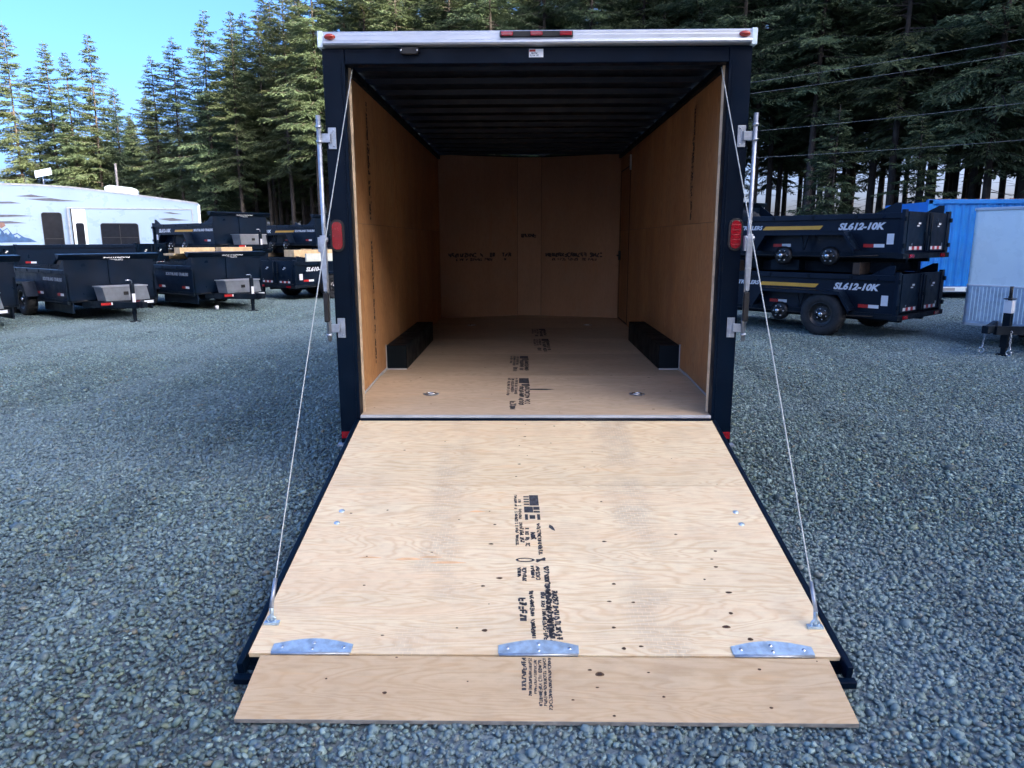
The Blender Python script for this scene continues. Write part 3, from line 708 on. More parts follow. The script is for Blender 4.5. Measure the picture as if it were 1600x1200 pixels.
for y in (1.95, 2.82):
    m = MB(); m.tube([(-1.05, y, .33), (1.05, y, .33)], .04, 8); m.build('axle', DUMPF, T)
    for s in (-1, 1): add_wheel(T, (s * 1.163, y, .33), .33, .18, s).rotation_euler = (0, 0, -s * math.pi / 2)
# ramp door
AR, LR = R(11.8), 2.0636
m = MB()
for s in (-1, 1): a, b = sorted((s * 1.134, s * 1.158)); m.box(a, b, -LR - .060, -.015, -.062, .004)
m.box(-1.165, 1.165, -LR - .092, -LR - .061, -.070, -.040)
m.box(-1.134, 1.134, -LR + .005, -LR + .05, -.062, -.021)
m.box(-1.134, 1.134, -.06, -.02, -.060, -.020)
for y in (-.5, -1., -1.5): m.box(-1.134, 1.134, y - .02, y + .02, -.060, -.022)
ramp = m.build('ramp_door', BLACKM, T, .004, (0, -.012, .536), (AR, 0, 0))
m = MB(); m.box(-1.156, 1.156, -LR - .02, -.03, -.067, -.0625); m.build('ramp_skin', BLACK, ramp)
for y0, y1 in ((-.8185, -.018), (-LR, -.8215)):
    m = MB(); m.box(-1.131, 1.131, y0, y1, -.020, -.001); m.build('plywood_sheet', RAMP_PLY, ramp)
fr = lambda x, y: (x, y, -.0006)
m = MB()
knots(m, [(-0.063, -0.076), (-0.116, -0.138), (-0.066, -0.246), (-0.099, -0.363), (-0.052, -0.486), (-0.098, -0.587), (-0.114, -0.726), (-0.779, -0.423), (-0.768, -1.067), (-0.949, -1.096), (-0.246, -1.074), (-0.215, -1.192), (-0.227, -1.353, .009), (-0.179, -1.606, .011), (-0.249, -1.66, .009), (-0.767, -1.659), (-0.228, -1.933, .013), (-0.218, -1.776), (-0.34, -1.92), (-0.632, -1.964), (-0.396, -1.15), (-0.797, -1.453), (0.32, -1.642, .010), (0.804, -1.695, .011), (0.779, -1.825, .012), (0.74, -1.905, .014), (0.289, -1.913, .010), (0.816, -1.974, .014), (0.315, -2.028, .012), (0.288, -1.756), (0.721, -1.608), (0.383, -2.016), (0.388, -1.761), (0.818, -1.402, .009), (0.792, -1.52, .010), (0.787, -1.463), (0.972, -0.804),
          (.12, -.10), (.09, -.33), (.33, -.44), (.27, -.62), (.78, -.52), (.33, -.98), (.31, -1.33, .009), (.66, -1.27), (-.55, -.31), (-.5, -1.42)], fr, 4)
m.build('knot_marks', [KNOTM, KNOTD], ramp)['kind'] = 'stuff'
m = MB()
for x, y, w, h in ((-.60, -1.47, .06, .009), (-.42, -1.495, .08, .008), (-.78, -1.46, .05, .006), (-.31, -1.075, .04, .008), (-.50, -1.455, .05, .006)):
    n = 14; m.add([(x + w * math.cos(6.283 * k / n) * (1 + .3 * math.sin(5 * k)), y + h * math.sin(6.283 * k / n), -.0007) for k in range(n)], [tuple(range(n))])
m.build('veneer_repairs', PATCHM, ramp)['kind'] = 'stuff'
m = MB()
fs_ = lambda u, v: (v, -u, .0002)             # u runs down the ramp
def sl(u, v): return (v + .035 * (u - .92), -u, .0002)
blot(m, [(.92, -.045), (1.02, -.045), (1.02, .002), (.92, .002)], sl)
for k in range(4): blot(m, [(.93 + k * .024, -.075), (.942 + k * .024, -.075), (.942 + k * .024, -.047), (.93 + k * .024, -.047)], sl)
blot(m, [(1.03, -.075), (1.085, -.075), (1.085, -.03), (1.03, -.03)], sl); blot(m, [(1.03, -.028), (1.06, -.028), (1.06, .004), (1.03, .004)], sl); blot(m, [(1.07, -.028), (1.085, -.028), (1.085, .004), (1.07, .004)], sl)
blot(m, [(1.10, -.073), (1.15, -.073), (1.15, -.058), (1.10, -.058)], sl); blot(m, [(1.10, -.012), (1.15, -.012), (1.15, .003), (1.10, .003)], sl); blot(m, [(1.108, -.050), (1.142, -.050), (1.142, -.022), (1.108, -.022)], sl)
glyphs(m, .92, -.125, .45, .018, 1, 1, sl, .8, .24); glyphs(m, .94, -.105, .40, .018, 1, 2, sl, .75, .22); glyphs(m, 1.22, -.105, .2, .05, 2, 3, sl, .8, .2)
glyphs(m, 1.18, -.020, .27, .022, 1, 4, sl, .95, .26); glyphs(m, 1.26, -.055, .07, .032, 1, 5, sl, 1, .28)
m.add([sl(1.475 + (.016 if k % 2 else .009) * math.sin(q), -.085 + (.044 if k % 2 else .032) * math.cos(q)) for k, q in enumerate(np.repeat(np.linspace(0, 6.2832, 17)[:-1], 2))], [(2 * k, 2 * k + 1, (2 * k + 3) % 32, (2 * k + 2) % 32) for k in range(16)])
glyphs(m, 1.46, -.042, .05, .062, 1, 6, sl, 1, .2); glyphs(m, 1.53, -.125, .10, .045, 2, 7, sl, .95, .26); glyphs(m, 1.52, -.065, .12, .045, 2, 8, sl, 1, .24)
glyphs(m, 1.52, -.008, .50, .030, 1, 9, sl, .95, .25); glyphs(m, 1.70, -.030, .32, .022, 1, 10, sl, .85, .24); glyphs(m, 1.69, -.078, .30, .022, 1, 11, sl, .9, .26); glyphs(m, 1.74, -.125, .17, .040, 1, 12, sl, 1, .24); glyphs(m, 1.69, -.012, .36, .060, 2, 13, sl, 1, .26)
blot(m, [(1.19, .045), (1.215, .040), (1.235, .055), (1.245, .070), (1.225, .066), (1.205, .060)], sl)
m.build('mill_stamp', INK, ramp)['kind'] = 'stuff'
PX = (-.891, -.015, .882)
for xc in PX:                                   # galvanised flap hinges: segment-shaped plates
    m = MB(); n = 14; w = .155; arc = [(xc - w + 2 * w * k / n, -LR + .004 + .042 + .030 * math.sin(math.pi * k / n)) for k in range(n + 1)]
    m.prism([(xc - w, -LR + .004, .0)] + [(x, y, 0) for x, y in [(xc + w, -LR + .004)] + arc[::-1][0:]], (0, 0, .0045))
    hp = m.build('hinge_plate', GALVP, ramp, .001)
    for dx, dy in ((-.12, .03), (0, .052), (.12, .03), (0, .02)):
        mm = MB(); mm.lathe([(0, .003), (.005, .0025), (.008, 0)], 8, 0, Matrix.Translation((xc + dx, -LR + dy, .0045)) @ Matrix.Rotation(R(90), 4, 'X')); mm.build('rivet', CHROME, hp)
    mm = MB(); mm.tube([(xc - w + .004, -LR - .002, .001), (xc + w - .004, -LR - .002, .001)], .006, 8); mm.build('hinge_knuckle', GALV, hp)
for s in (-1, 1):
    for y in (-1.075, -1.182):
        m = MB(); m.lathe([(0, .006), (.011, .005), (.015, 0)], 12, 0, Matrix.Translation((s * 1.0, y, -.0005)) @ Matrix.Rotation(R(90), 4, 'X')); m.build('bolt_head', GALVP, ramp)
# flap
BF, LF = R(15.4), .288
m = MB(); m.box(-1.083, 1.083, -LF, -.004, -.021, -.002); flap = m.build('ramp_flap', FLAP_PLY, T, .0015, (0, -2.032 - .004, .113), (BF, 0, 0))
m = MB(); m.box(-1.083, 1.083, -LF - .0016, -LF - .0002, -.0205, -.0025); m.build('flap_edge', EDGE_GREY, flap)
m = MB(); knots(m, [(-0.575, -0.175, .010), (-0.802, -0.114, .006), (-0.278, -0.122), (-0.557, -0.012), (0.21, -0.085, .017), (0.392, -0.076), (0.807, -0.058, .008), (0.43, -0.184, .007), (0.8, -0.227), (0.196, -0.145), (0.244, -0.265), (0.104, -0.2), (0.175, -0.066), (1.034, -0.018)], lambda x, y: (x, y, -.0016), 8)
m.build('knot_marks', [KNOTM, KNOTD], flap)['kind'] = 'stuff'
m = MB(); ff = lambda u, v: (v, -u, -.0012)
for v0, u0, L, h, sd in ((-.082, .012, .15, .024, 1), (-.054, .012, .18, .014, 2), (-.034, .012, .17, .012, 3), (-.018, .012, .225, .016, 4), (.0, .012, .22, .014, 5), (.018, .012, .235, .015, 6)):
    glyphs(m, u0, v0, L, h, 1, 100 + sd, ff, .92, .22)
m.build('mill_stamp', INK, flap)['kind'] = 'stuff'
# ramp cables
ca, sa = math.cos(AR), math.sin(AR)
def on_ramp(x, y, z=0.): return Vector((x, -.012 + y * ca - z * sa, .536 + y * sa + z * ca))
for s, ya in ((-1, -1.90), (1, -1.905)):
    p0 = Vector((s * 1.100, .055, 2.672)); p1 = on_ramp(s * 1.093, ya, .05); pts = []
    for k in range(25):
        t = k / 24; p = p0.lerp(p1, t); p.z -= .05 * 4 * t * (1 - t) * .5; p.x += s * .012 * math.sin(t * 3.1416); pts.append(p)
    m = MB(); m.tube(pts, .0031, 6); cb_ = m.build('ramp_cable', CABLE, T)
    m = MB(); d = (pts[-2] - pts[-1]).normalized(); q = pts[-1]
    m.tube([q + d * .14, q + d * .02], .0085, 8); m.build('ferrule', GALV, cb_)
    m = MB(); e = on_ramp(s * 1.093, ya, .0)
    m.tube([q + d * .03, e + Vector((0, 0, .012))], .009, 8); m.tube([e + Vector((.016 * math.cos(a), 0, .016 + .016 * math.sin(a))) for a in np.linspace(0, 6.283, 13)], .005, 6)
    m.box(e.x - .030, e.x + .030, e.y - .012, e.y + .012, e.z - .002, e.z + .008); m.build('cable_anchor', GALVP, cb_)

# ---------------------------------------------------------------- dump trailers
DP = {}
HL, HW = 1.83, .90
def dump_parts():
    ZB, ZT, ZF = .42, 1.08, 1.40
    P = []
    for s in (-1, 1):
        m = MB(); a, b = sorted((s * (HW - .03), s * HW)); m.box(-HL, HL, a, b, ZB, ZT - .09); sp = ('side_panel', m.mesh('side_panel', DUMPK)); P.append(sp)
        m = MB(); a, b = sorted((s * (HW - .05), s * (HW + .04))); m.box(-HL, HL - .02, a, b, ZT - .09, ZT); P.append(('top_rail', m.mesh('top_rail', DUMPK)))
        m = MB(); a, b = sorted((s * (HW - .02), s * (HW + .03))); m.box(-HL, HL, a, b, ZB - .06, ZB + .03); P.append(('lower_rail', m.mesh('lower_rail', DUMPF)))
        for x in (-1.1, -.35, .4, 1.15):
            m = MB(); m.box(x - .02, x + .02, min(s * (HW + .038), s * (HW + .052)), max(s * (HW + .038), s * (HW + .052)), ZT - .075, ZT - .015); P.append(('stake_pocket', m.mesh('stake_pocket', DUMPF)))
        m = MB(); y = s * (HW - .02); m.prism([(HL - .45, y - .01, ZT), (HL - .01, y - .01, ZT), (HL - .01, y - .01, ZF - .02)], (0, .02, 0)); P.append(('gusset', m.mesh('gusset', DUMPK)))
        m = MB(); m.prism([(-HL + .04, y - .01, ZT), (-HL + .42, y - .01, ZT), (-HL + .12, y - .01, ZT + .16), (-HL + .04, y - .01, ZT + .16)], (0, .02, 0)); P.append(('gusset', m.mesh('gusset', DUMPK)))
        # fender: bent strip over the axle pair
        m = MB(); pr = [(-1.20, .48), (-1.0, .785), (.44, .785), (.64, .46)]; y0, y1 = sorted((s * (HW + .002), s * (HW + .235)))
        for (xa, za), (xb, zb) in zip(pr[:-1], pr[1:]):
            L = math.hypot(xb - xa, zb - za); nx, nz = -(zb - za) / L * .012, (xb - xa) / L * .012
            m.prism([(xa, y0, za), (xb, y0, zb), (xb + nx, y0, zb + nz), (xa + nx, y0, za + nz)], (0, y1 - y0, 0))
            yl = s * (HW + .235); m.prism([(xa, yl - .012, za - .05), (xb, yl - .012, zb - .05), (xb, yl - .012, zb + .012), (xa, yl - .012, za + .012)], (0, .012, 0))
        P.append(('fender', m.mesh('fender', DUMPK)))
        m = MB(); yb_ = s * (HW + .15)
        m.bar((-.36, yb_, .78), (-.28, yb_, .48), .025, .03); m.bar((-.20, yb_, .78), (-.28, yb_, .48), .025, .03); P.append(('fender_brace', m.mesh('fender_brace', DUMPF)))
        for xc in (-.70, .16):
            m = MB(); ys = s * .80
            for q in range(3): m.tube([(xc - .34 + .06 * q, ys, .43 - .012 * q), (xc - .15, ys, .355 - .012 * q), (xc, ys, .335 - .012 * q), (xc + .15, ys, .355 - .012 * q), (xc + .34 - .06 * q, ys, .43 - .012 * q)], .008, 5)
            P.append(('leaf_spring', m.mesh('leaf_spring', DUMPF)))
        m = MB(); yl = s * .10; m.tube([(-HL - .075, yl, .46), (-HL - .075, yl, 1.06)], .012, 6); m.box(-HL - .085, -HL - .064, yl - .03, yl + .03, .72, .78); P.append(('door_latch', m.mesh('door_latch', DUMPF)))
        m = MB(); c = s * .62; m.box(-HL - .075, -HL - .066, c - .012, c + .012, .545, .60); P.append(('door_clip', m.mesh('door_clip', CHROME)))
        m = MB(); m.tube([(-HL + .3, s * (HW + .05), .40), (-.9, s * (HW + .045), .37), (HL - .3, s * (HW + .05), .395), (HL + .2, s * .6, .44)], .009, 5); P.append(('wiring_loom', m.mesh('wiring_loom', GASKET)))
        m = MB(); m.bar((HL, s * .62, .36), (HL + 1.25, s * .04, .36), .07, .13); P.append(('tongue_beam', m.mesh('tongue_beam', DUMPF)))
        m = MB(); m.box(-HL + .05, HL, s * .45 - .05, s * .45 + .05, .28, ZB); P.append(('frame_rail', m.mesh('frame_rail', DUMPF)))
        # rear corner post, barn door, lamp
        m = MB(); a, b = sorted((s * (HW - .06), s * (HW + .045))); m.box(-HL - .06, -HL, a, b, .36, ZT + .05); P.append(('corner_post', m.mesh('corner_post', DUMPK)))
        m = MB(); a, b = sorted((s * .012, s * (HW - .065))); m.box(-HL - .05, -HL - .015, a, b, .47, ZT + .02)
        for q in (a + .02, b - .05): m.box(-HL - .065, -HL - .049, q, q + .03, .48, ZT + .01)
        P.append(('tailgate_door', m.mesh('tailgate_door', DUMPK)))
        for z in (.56, .98):
            m = MB(); c = s * (HW + .03); m.box(-HL - .085, -HL - .06, c - .035, c + .03, z - .035, z + .035); P.append(('hinge', m.mesh('hinge', DUMPF)))
        m = MB(); c = s * (HW * .72); m.box(-HL - .105, -HL - .09, c - .09, c + .09, .365, .42); P.append(('tail_light', m.mesh('tail_light', RED)))
        m = MB(); c = s * .42
        for k in range(5): m.box(-HL - .054, -HL - .0505, c - .25 + .1 * k, c - .15 + .1 * k, .49, .545, k % 2)
        P.append(('reflector', m.mesh('reflector', [WHITETAPE, REDTAPE])))
        m = MB(); c = s * .42; m.box(-HL - .072, -HL - .066, c - .085 + .0, c + .0, .90, .93); m.box(-HL - .072, -HL - .066, c - .03, c + .055, .865, .885); P.append(('decal', m.mesh('decal', LETTER)))
        for x in (-1.42, .22, 1.42):
            m = MB(); ya, yb = sorted((s * (HW + .001), s * (HW + .005))); m.box(x - .17, x, ya, yb, .53, .585, 0 if s < 0 else 1); m.box(x, x + .17, ya, yb, .53, .585, 1 if s < 0 else 0); P.append(('reflector', m.mesh('reflector', [REDTAPE, WHITETAPE])))
        m = MB(); ya, yb = sorted((s * (HW + .001), s * (HW + .004))); m.box(-1.73, -1.62, ya, yb, .58, .75); P.append(('decal', m.mesh('decal', WHITETAPE)))
    m = MB(); m.box(-HL, HL, -HW + .03, HW - .03, ZB - .02, ZB + .02); P.append(('floor_pan', m.mesh('floor_pan', DUMPF)))
    m = MB(); m.box(HL - .03, HL, -HW - .02, HW + .02, ZB, ZF); P.append(('front_panel', m.mesh('front_panel', DUMPK)))
    m = MB(); m.box(HL, HL + .045, -.06, .06, ZB, ZF - .12); P.append(('rib', m.mesh('rib', DUMPK)))
    m = MB(); sh = [(HL, ZF - .12), (HL + .10, ZF - .03), (HL + .12, ZF), (HL - .10, ZF + .015), (HL - .10, ZF)]
    m.prism([(x, -HW - .13, z) for x, z in sh], (0, 2 * HW + .26, 0)); P.append(('tarp_shroud', m.mesh('tarp_shroud', DUMPK)))
    m = MB(); m.box(-HL - .09, -HL + .02, -HW - .05, HW + .05, .35, .43); P.append(('rear_bumper', m.mesh('rear_bumper', DUMPF)))
    m = MB(); m.box(HL + .16, HL + .24, -.56, .56, .345, .425); m.box(HL + .66, HL + .72, -.56, .56, .345, .425); P.append(('cross_member', m.mesh('cross_member', DUMPF)))
    for y0 in (-.55, .12):
        m = MB(); m.box(HL + .7205, HL + .725, y0, y0 + .20, .358, .412, 0); m.box(HL + .7205, HL + .725, y0 + .20, y0 + .40, .358, .412, 1); P.append(('reflector', m.mesh('reflector', [REDTAPE, WHITETAPE])))
    m = MB(); m.box(HL + 1.2, HL + 1.5, -.05, .05, .32, .44); P.append(('coupler', m.mesh('coupler', DUMPF)))
    for x in (-.70, .16):
        m = MB(); m.tube([(x, -.84, .38), (x, .84, .38)], .04, 8); m.box(x - .26, x + .26, -.78, -.72, .40, .425); m.box(x - .26, x + .26, .72, .78, .40, .425); P.append(('axle', m.mesh('axle', DUMPF)))
    return P
DP = dump_parts()
def jack_parts():
    m = MB(); x = HL + 1.12; m.box(x - .035, x + .035, -.10, -.03, .18, .80); m.box(x - .028, x + .028, -.093, -.037, .03, .2); m.box(x - .09, x + .09, -.155, .025, .004, .03); j = m.mesh('jack', DUMPF)
    m = MB(); m.tube([(x, -.065, .80), (x, -.065, .86), (x + .02, -.10, .88), (x + .02, -.19, .88)], .012, 6); h = m.mesh('crank', CHROME)
    m = MB(); m.box(x + .0355, x + .038, -.098, -.032, .42, .60); l = m.mesh('decal', WHITETAPE)
    return j, h, l
JACK = jack_parts()
def toolbox_parts():
    m = MB(); m.prism([(HL + .25, -.43, .43), (HL + .62, -.40, .43), (HL + .64, -.46, .72), (HL + .22, -.47, .72)], (0, .90, 0)); b = m.mesh('toolbox', STEELB)
    m = MB(); m.box(HL + .20, HL + .66, -.49, .46, .722, .742); l = m.mesh('lid', ALU)
    m = MB(); m.box(HL + .632, HL + .655, -.045, .045, .55, .62); c = m.mesh('latch', GASKET)
    return b, l, c
TBOX = toolbox_parts()
def hub_mesh():
    m = MB(); m.lathe([(.165, -.05), (.165, .03), (.10, .045), (.05, .05), (.05, .11), (0, .115)], 18); a = m.mesh('brake_drum', RIMBLK)
    c = MB(); c.lathe([(.042, .10), (.042, .125), (.02, .135), (0, .135)], 12); m = MB()
    for k in range(6): an = k * math.pi / 3; m.lathe([(.014, .04), (.014, .075), (0, .078)], 6, 0, Matrix.Translation((.095 * math.cos(an), 0, .095 * math.sin(an))))
    return a, c.mesh('hub_cap', CHROME), m.mesh('lug_nuts', CHROME)
HUB = hub_mesh()
def under_parts():
    m = MB()
    for y in (-.55, .55): m.box(-1.6, 1.75, y - .06, y + .06, .10, .279)
    for x in (-1.5, -.9, -.2, .5, 1.2, 1.6): m.box(x, x + .08, -.49, .49, .14, .26)
    m.box(-.1, .45, .62, .84, .12, .30); m.box(.75, 1.15, .62, .80, .14, .32)
    a = m.mesh('subframe', DUMPF)
    m = MB(); m.tube([(-.9, .30, .20), (.6, .30, .24)], .06, 10); m.tube([(.6, .30, .24), (1.3, .30, .26)], .03, 8); b = m.mesh('lift_cylinder', RIMBLK)
    sk = []
    for s in (-1, 1):
        m = MB(); y0, y1 = sorted((s * (HW - .10), s * (HW - .07))); m.box(.15, HL - .02, y0, y1, .17, .40); sk.append(m.mesh('dark_fill_panel', DUMPK))  # added dark panel, put in to darken the space below each side
    return (a, b), sk
SUBF, DARK_FILL = under_parts()
def dump_trailer(label, loc, heading, group, dz=0., wheels='full', model='SL612-10K', tbox=True, small=False, sides=(-1, 1), name='dump_trailer'):
    e = empty(name, (loc[0], loc[1], dz), R(heading)); tag(e, label, 'trailer', group)
    back = -.55 if small else 0.                       # these have their axles farther back
    for nm, me in DP:
        if sides == () and nm in ('front_panel', 'tarp_shroud', 'gusset', 'rib'): continue
        o = link(nm, me, e, .006 if nm in ('top_rail', 'corner_post', 'tarp_shroud') else 0)
        if nm in ('fender', 'fender_brace', 'leaf_spring', 'axle'): o.location.x = back
    if wheels == 'none':
        link('subframe', SUBF[0], e); link('lift_cylinder', SUBF[1], e)
    if small:
        for me in DARK_FILL: link('dark_fill_panel', me, e)
    j = link('jack', JACK[0], e, .004); link('crank', JACK[1], j); link('decal', JACK[2], j)
    if tbox:
        b = link('toolbox', TBOX[0], e, .005); link('lid', TBOX[1], b); link('latch', TBOX[2], b)
    for s in (-1, 1):
        for x in (-.70, .16):
            y = s * (HW + .10)
            full = wheels == 'full' or (wheels == 'rear' and x < 0)
            if full: add_wheel(e, (x + back, y, .38), .38, .23, s)
            else:
                h = link('hub', HUB[0], e, 0, (x, s * (HW + .02), .38), (0, 0, 0 if s > 0 else math.pi)); link('hub_cap', HUB[1], h); link('lug_nuts', HUB[2], h)['kind'] = 'stuff'
        if s in sides:
            ry = s * (HW + .0035); rot = frame_rot((-s, 0, 0), (0, 0, 1)); z = .868
            if not small: link('lettering', text_mesh(model, .150, LETTER, .32, .045, 1.12), e, 0, (-1.17, ry, z), rot)
            link('lettering', text_mesh('SOUTHLAND TRAILERS', .098, LETTER if not small else LETTERG, .25, .035, 1.08), e, 0, (1.20 if not small else 1.02, ry, z), rot)
            if small: continue
            m = MB(); ya, yb = sorted((ry - s * .002, ry + s * .002)); sh = .03 * s
            m.prism([(-.50 + sh, ya, .83), (.60 + sh, ya, .83), (.60 - sh, ya, .895), (-.50 - sh, ya, .895)], (0, yb - ya, 0)); m.build('stripe', YELLOW, e)
    if sides == (): return e
    rot = frame_rot((0, 1, 0), (0, 0, 1))
    link('lettering', text_mesh('SOUTHLAND', .085, LETTER, .0, .02, 1.1), e, 0, (HL + .062, .12, 1.335), Euler((R(52), 0, R(90))))
    link('lettering', text_mesh('TRAILERS', .062, LETTER, .0, .015, 1.1), e, 0, (HL + .0655 - .047, .12, 1.28), rot)
    return e
GL, GR = 'dump trailers parked on the left', 'dump trailers stacked on the right'
dump_trailer('black dump trailer cut off by the left edge of the photo', (-12.05, 10.05), -39, GL, small=True)
dump_trailer('black dump trailer at left, front toward the camera, its jack nearest of the row', (-10.46, 12.35), -39, GL, small=True)
dump_trailer('black dump trailer with boards across its top and silver toolbox, right of the nearest one', (-8.87, 14.64), -38, GL, small=True)
dump_trailer('low black dump trailer mostly hidden beneath the stacked one beside the camper', (-10.37, 19.5), -37, GL, small=True)
dump_trailer('black dump trailer stacked up high beside the rear corner of the camper', (-10.37, 19.5), -37, GL, 1.125, 'none')
dump_trailer('low black dump trailer hidden under the raised one next to the cargo trailer', (-8.1, 22.4), -37, GL, small=True)
dump_trailer('black dump trailer raised on another, half hidden by the cargo trailer lock bar', (-8.1, 22.4), -37, GL, 1.125, 'none')
dump_trailer('black trailer showing its rear doors, left beside the cargo trailer post', (-6.0, 17.7), 52, GL, model='SL610-7K', tbox=False)
dump_trailer('long low black trailer bed seen side-on in front of the camper', (-13.5, 18.2), 178, GL, .49, 'full', tbox=False, sides=())
dump_trailer('long low black trailer bed before the camper at the left photo edge', (-18.3, 18.0), 178, GL, .45, 'full', tbox=False, sides=())
dump_trailer('lower of two stacked black dump trailers at right, with one tyre on the gravel', (5.455, 9.38), 131, GR, wheels='rear')
dump_trailer('upper of two stacked black dump trailers at right, without tyres', (5.455, 9.38), 131, GR, 1.0, 'none')

def plank(label, p, q, w, h, mat=LUMBER, group=None):
    m = MB(); m.bar(p, q, w, h); o = m.build('plank', mat, None, .003)
    tag(o, label, 'plank', group or 'boards on the dump trailers')
def loc2w(o, h, p):
    c, s = math.cos(R(h)), math.sin(R(h)); return (o[0] + c * p[0] - s * p[1], o[1] + s * p[0] + c * p[1], p[2])
B0, A0, R0, C0, D0, E0 = (-8.87, 14.64), (-10.46, 12.35), (5.455, 9.38), (-10.37, 19.5), (-8.1, 22.4), (-6.0, 17.7)
plank('left raw board lying across the top of the boarded dump trailer', loc2w(B0, -38, (1.25, -.95, 1.44)), loc2w(B0, -38, (1.25, -.05, 1.44)), .28, .14)
plank('right raw board lying across the top of the boarded dump trailer', loc2w(B0, -38, (1.25, .12, 1.44)), loc2w(B0, -38, (1.25, .98, 1.44)), .28, .14)
plank('thin long board under the two raw boards on the boarded dump trailer', loc2w(B0, -38, (.9, -1.0, 1.345)), loc2w(B0, -38, (.9, 1.0, 1.345)), .5, .05)
plank('raw board standing inside the dump trailer nearest on the left', loc2w(A0, -39, (-.9, .80, .98)), loc2w(A0, -39, (1.2, .80, .98)), .05, .5)
plank('raw board standing inside the boarded dump trailer', loc2w(B0, -38, (-.9, .80, .95)), loc2w(B0, -38, (1.2, .80, .95)), .05, .45)
for x, en in ((-1.2, 'tailgate'), (1.1, 'tongue')):
    plank('dark timber spacer at the %s end between the two stacked trailers at right' % en, loc2w(R0, 131, (x, -.98, 1.18)), loc2w(R0, 131, (x, .98, 1.18)), .12, .19, DARKWOOD, group='spacers under the right trailer')
    plank('timber spacer at the %s end under the dump trailer stacked beside the camper' % en, loc2w(C0, -37, (x, -.98, 1.24)), loc2w(C0, -37, (x, .98, 1.24)), .12, .30, group='spacers beside the camper')
    plank('timber spacer at the %s end under the raised trailer next to the cargo trailer' % en, loc2w(D0, -37, (x, -.98, 1.24)), loc2w(D0, -37, (x, .98, 1.24)), .12, .30, group='spacers next to the cargo trailer')
plank('pale whitish board along the top of the trailer beside the cargo trailer post', loc2w(E0, 52, (-1.5, -.93, 1.20)), loc2w(E0, 52, (1.7, -.93, 1.20)), .06, .22, PALEBOARD)
plank('short yellow board lying behind the pale whitish board', loc2w(E0, 52, (-1.2, .3, 1.30)), loc2w(E0, 52, (1.2, .3, 1.30)), .5, .2)
# spare tyre standing in the upper right trailer
e = empty('spare_tyre', loc2w(R0, 131, (1.28, .45, 1.0 + .44 + .40)), R(131)); add_wheel(e, (0, 0, 0), .38, .23, 1).name = 'wheel'
tag(e, 'spare tyre standing upright in the upper stacked trailer beside the cargo trailer', 'tyre')

# ---------------------------------------------------------------- camper
V_ = empty('camper', (-15.2, 30, 0), R(23.5)); tag(V_, 'white fifth-wheel camper with dark windows and blue mountain graphics behind the dump trailers', 'camper')
side = [(-.06, .55), (-.02, 3.30), (-.10, 3.40), (-.35, 3.45), (-1.55, 3.60), (-2.58, 3.73), (-3.85, 3.88), (-5.19, 4.02), (-6.38, 4.09), (-7.78, 4.10), (-11.2, 4.07), (-11.9, 3.6), (-11.9, 1.75), (-10.0, 1.55), (-9.5, .55)]
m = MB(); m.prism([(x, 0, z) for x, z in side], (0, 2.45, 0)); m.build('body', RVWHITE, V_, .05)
m = MB()
for (xa, za), (xb, zb) in zip(side[2:10], side[3:11]): m.bar((xa, -.012, za - .03), (xb, -.012, zb - .03), .03, .07)
m.build('roof_trim', RVTRIM, V_)
m = MB(); m.box(-.13, -.03, -.012, -.001, .6, 3.28); m.build('corner_trim', WHITETAPE, V_)
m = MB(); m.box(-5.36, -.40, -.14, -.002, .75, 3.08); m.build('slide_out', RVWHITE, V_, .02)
m = MB(); m.box(-5.42, -.36, -.17, -.003, 3.083, 3.13); m.box(-5.42, -5.362, -.16, -.003, .75, 3.082); m.box(-.398, -.36, -.16, -.003, .75, 3.082); m.build('slide_trim', RVTRIM, V_)
m = MB()
for z in (1.2, 2.62): m.box(-11.8, -5.43, -.006, -.001, z, z + .012)
m.box(-9.1, -9.088, -.006, -.001, .6, 4.0); m.build('panel_seam', RVTRIM, V_)
def window(x0, x1, z0, z1, y, r=.09):
    m = MB(); m.prism([(x, y - .02, z) for x, z in roundrect(x0 - .03, x1 + .03, z0 - .03, z1 + .03, r + .02)], (0, .019, 0)); w = m.build('window', GASKET, V_)
    m = MB(); m.prism([(x, y - .028, z) for x, z in roundrect(x0, x1, z0, z1, r)], (0, .007, 0)); m.build('pane', GLASSD, w)
    xm = (x0 + x1) / 2; m = MB(); m.box(x0 + .02, x1 - .02, y - .034, y - .0285, z0 + .32, z0 + .345)
    if x1 - x0 > 1: m.box(xm - .012, xm + .012, y - .034, y - .0285, z0 + .04, z1 - .04)
    m.build('mullion', GASKET, w)
window(-6.40, -5.68, 1.45, 2.88, 0.); window(-4.16, -2.70, 1.50, 2.43, -.14)
m = MB(); m.prism([(x, -.156, z) for x, z in roundrect(-5.24, -4.72, .95, 3.06, .05)], (0, .014, 0)); dr = m.build('door', WHITE, V_)
m = MB(); m.prism([(x, -.166, z) for x, z in roundrect(-5.14, -4.82, 1.45, 2.46, .08)], (0, .0095, 0)); m.build('pane', GLASSD, dr)
m = MB(); m.box(-5.30, -5.25, -.152, -.1405, .9, 3.08); m.build('door_jamb', GASKET, V_)
def graphic(mat, pts, y=0.): m = MB(); m.prism([(x, y - .006, z) for x, z in pts], (0, .005, 0)); m.build('graphic', mat, V_)
graphic(STREAK, [(-7.3, 3.575), (-6.68, 3.54), (-6.05, 3.555), (-6.4, 3.60), (-6.7, 3.66), (-7.0, 3.61)])
graphic(STREAK, [(-6.95, 3.47), (-6.3, 3.40), (-5.7, 3.38), (-4.8, 3.405), (-5.5, 3.45), (-6.0, 3.52), (-6.5, 3.49)])
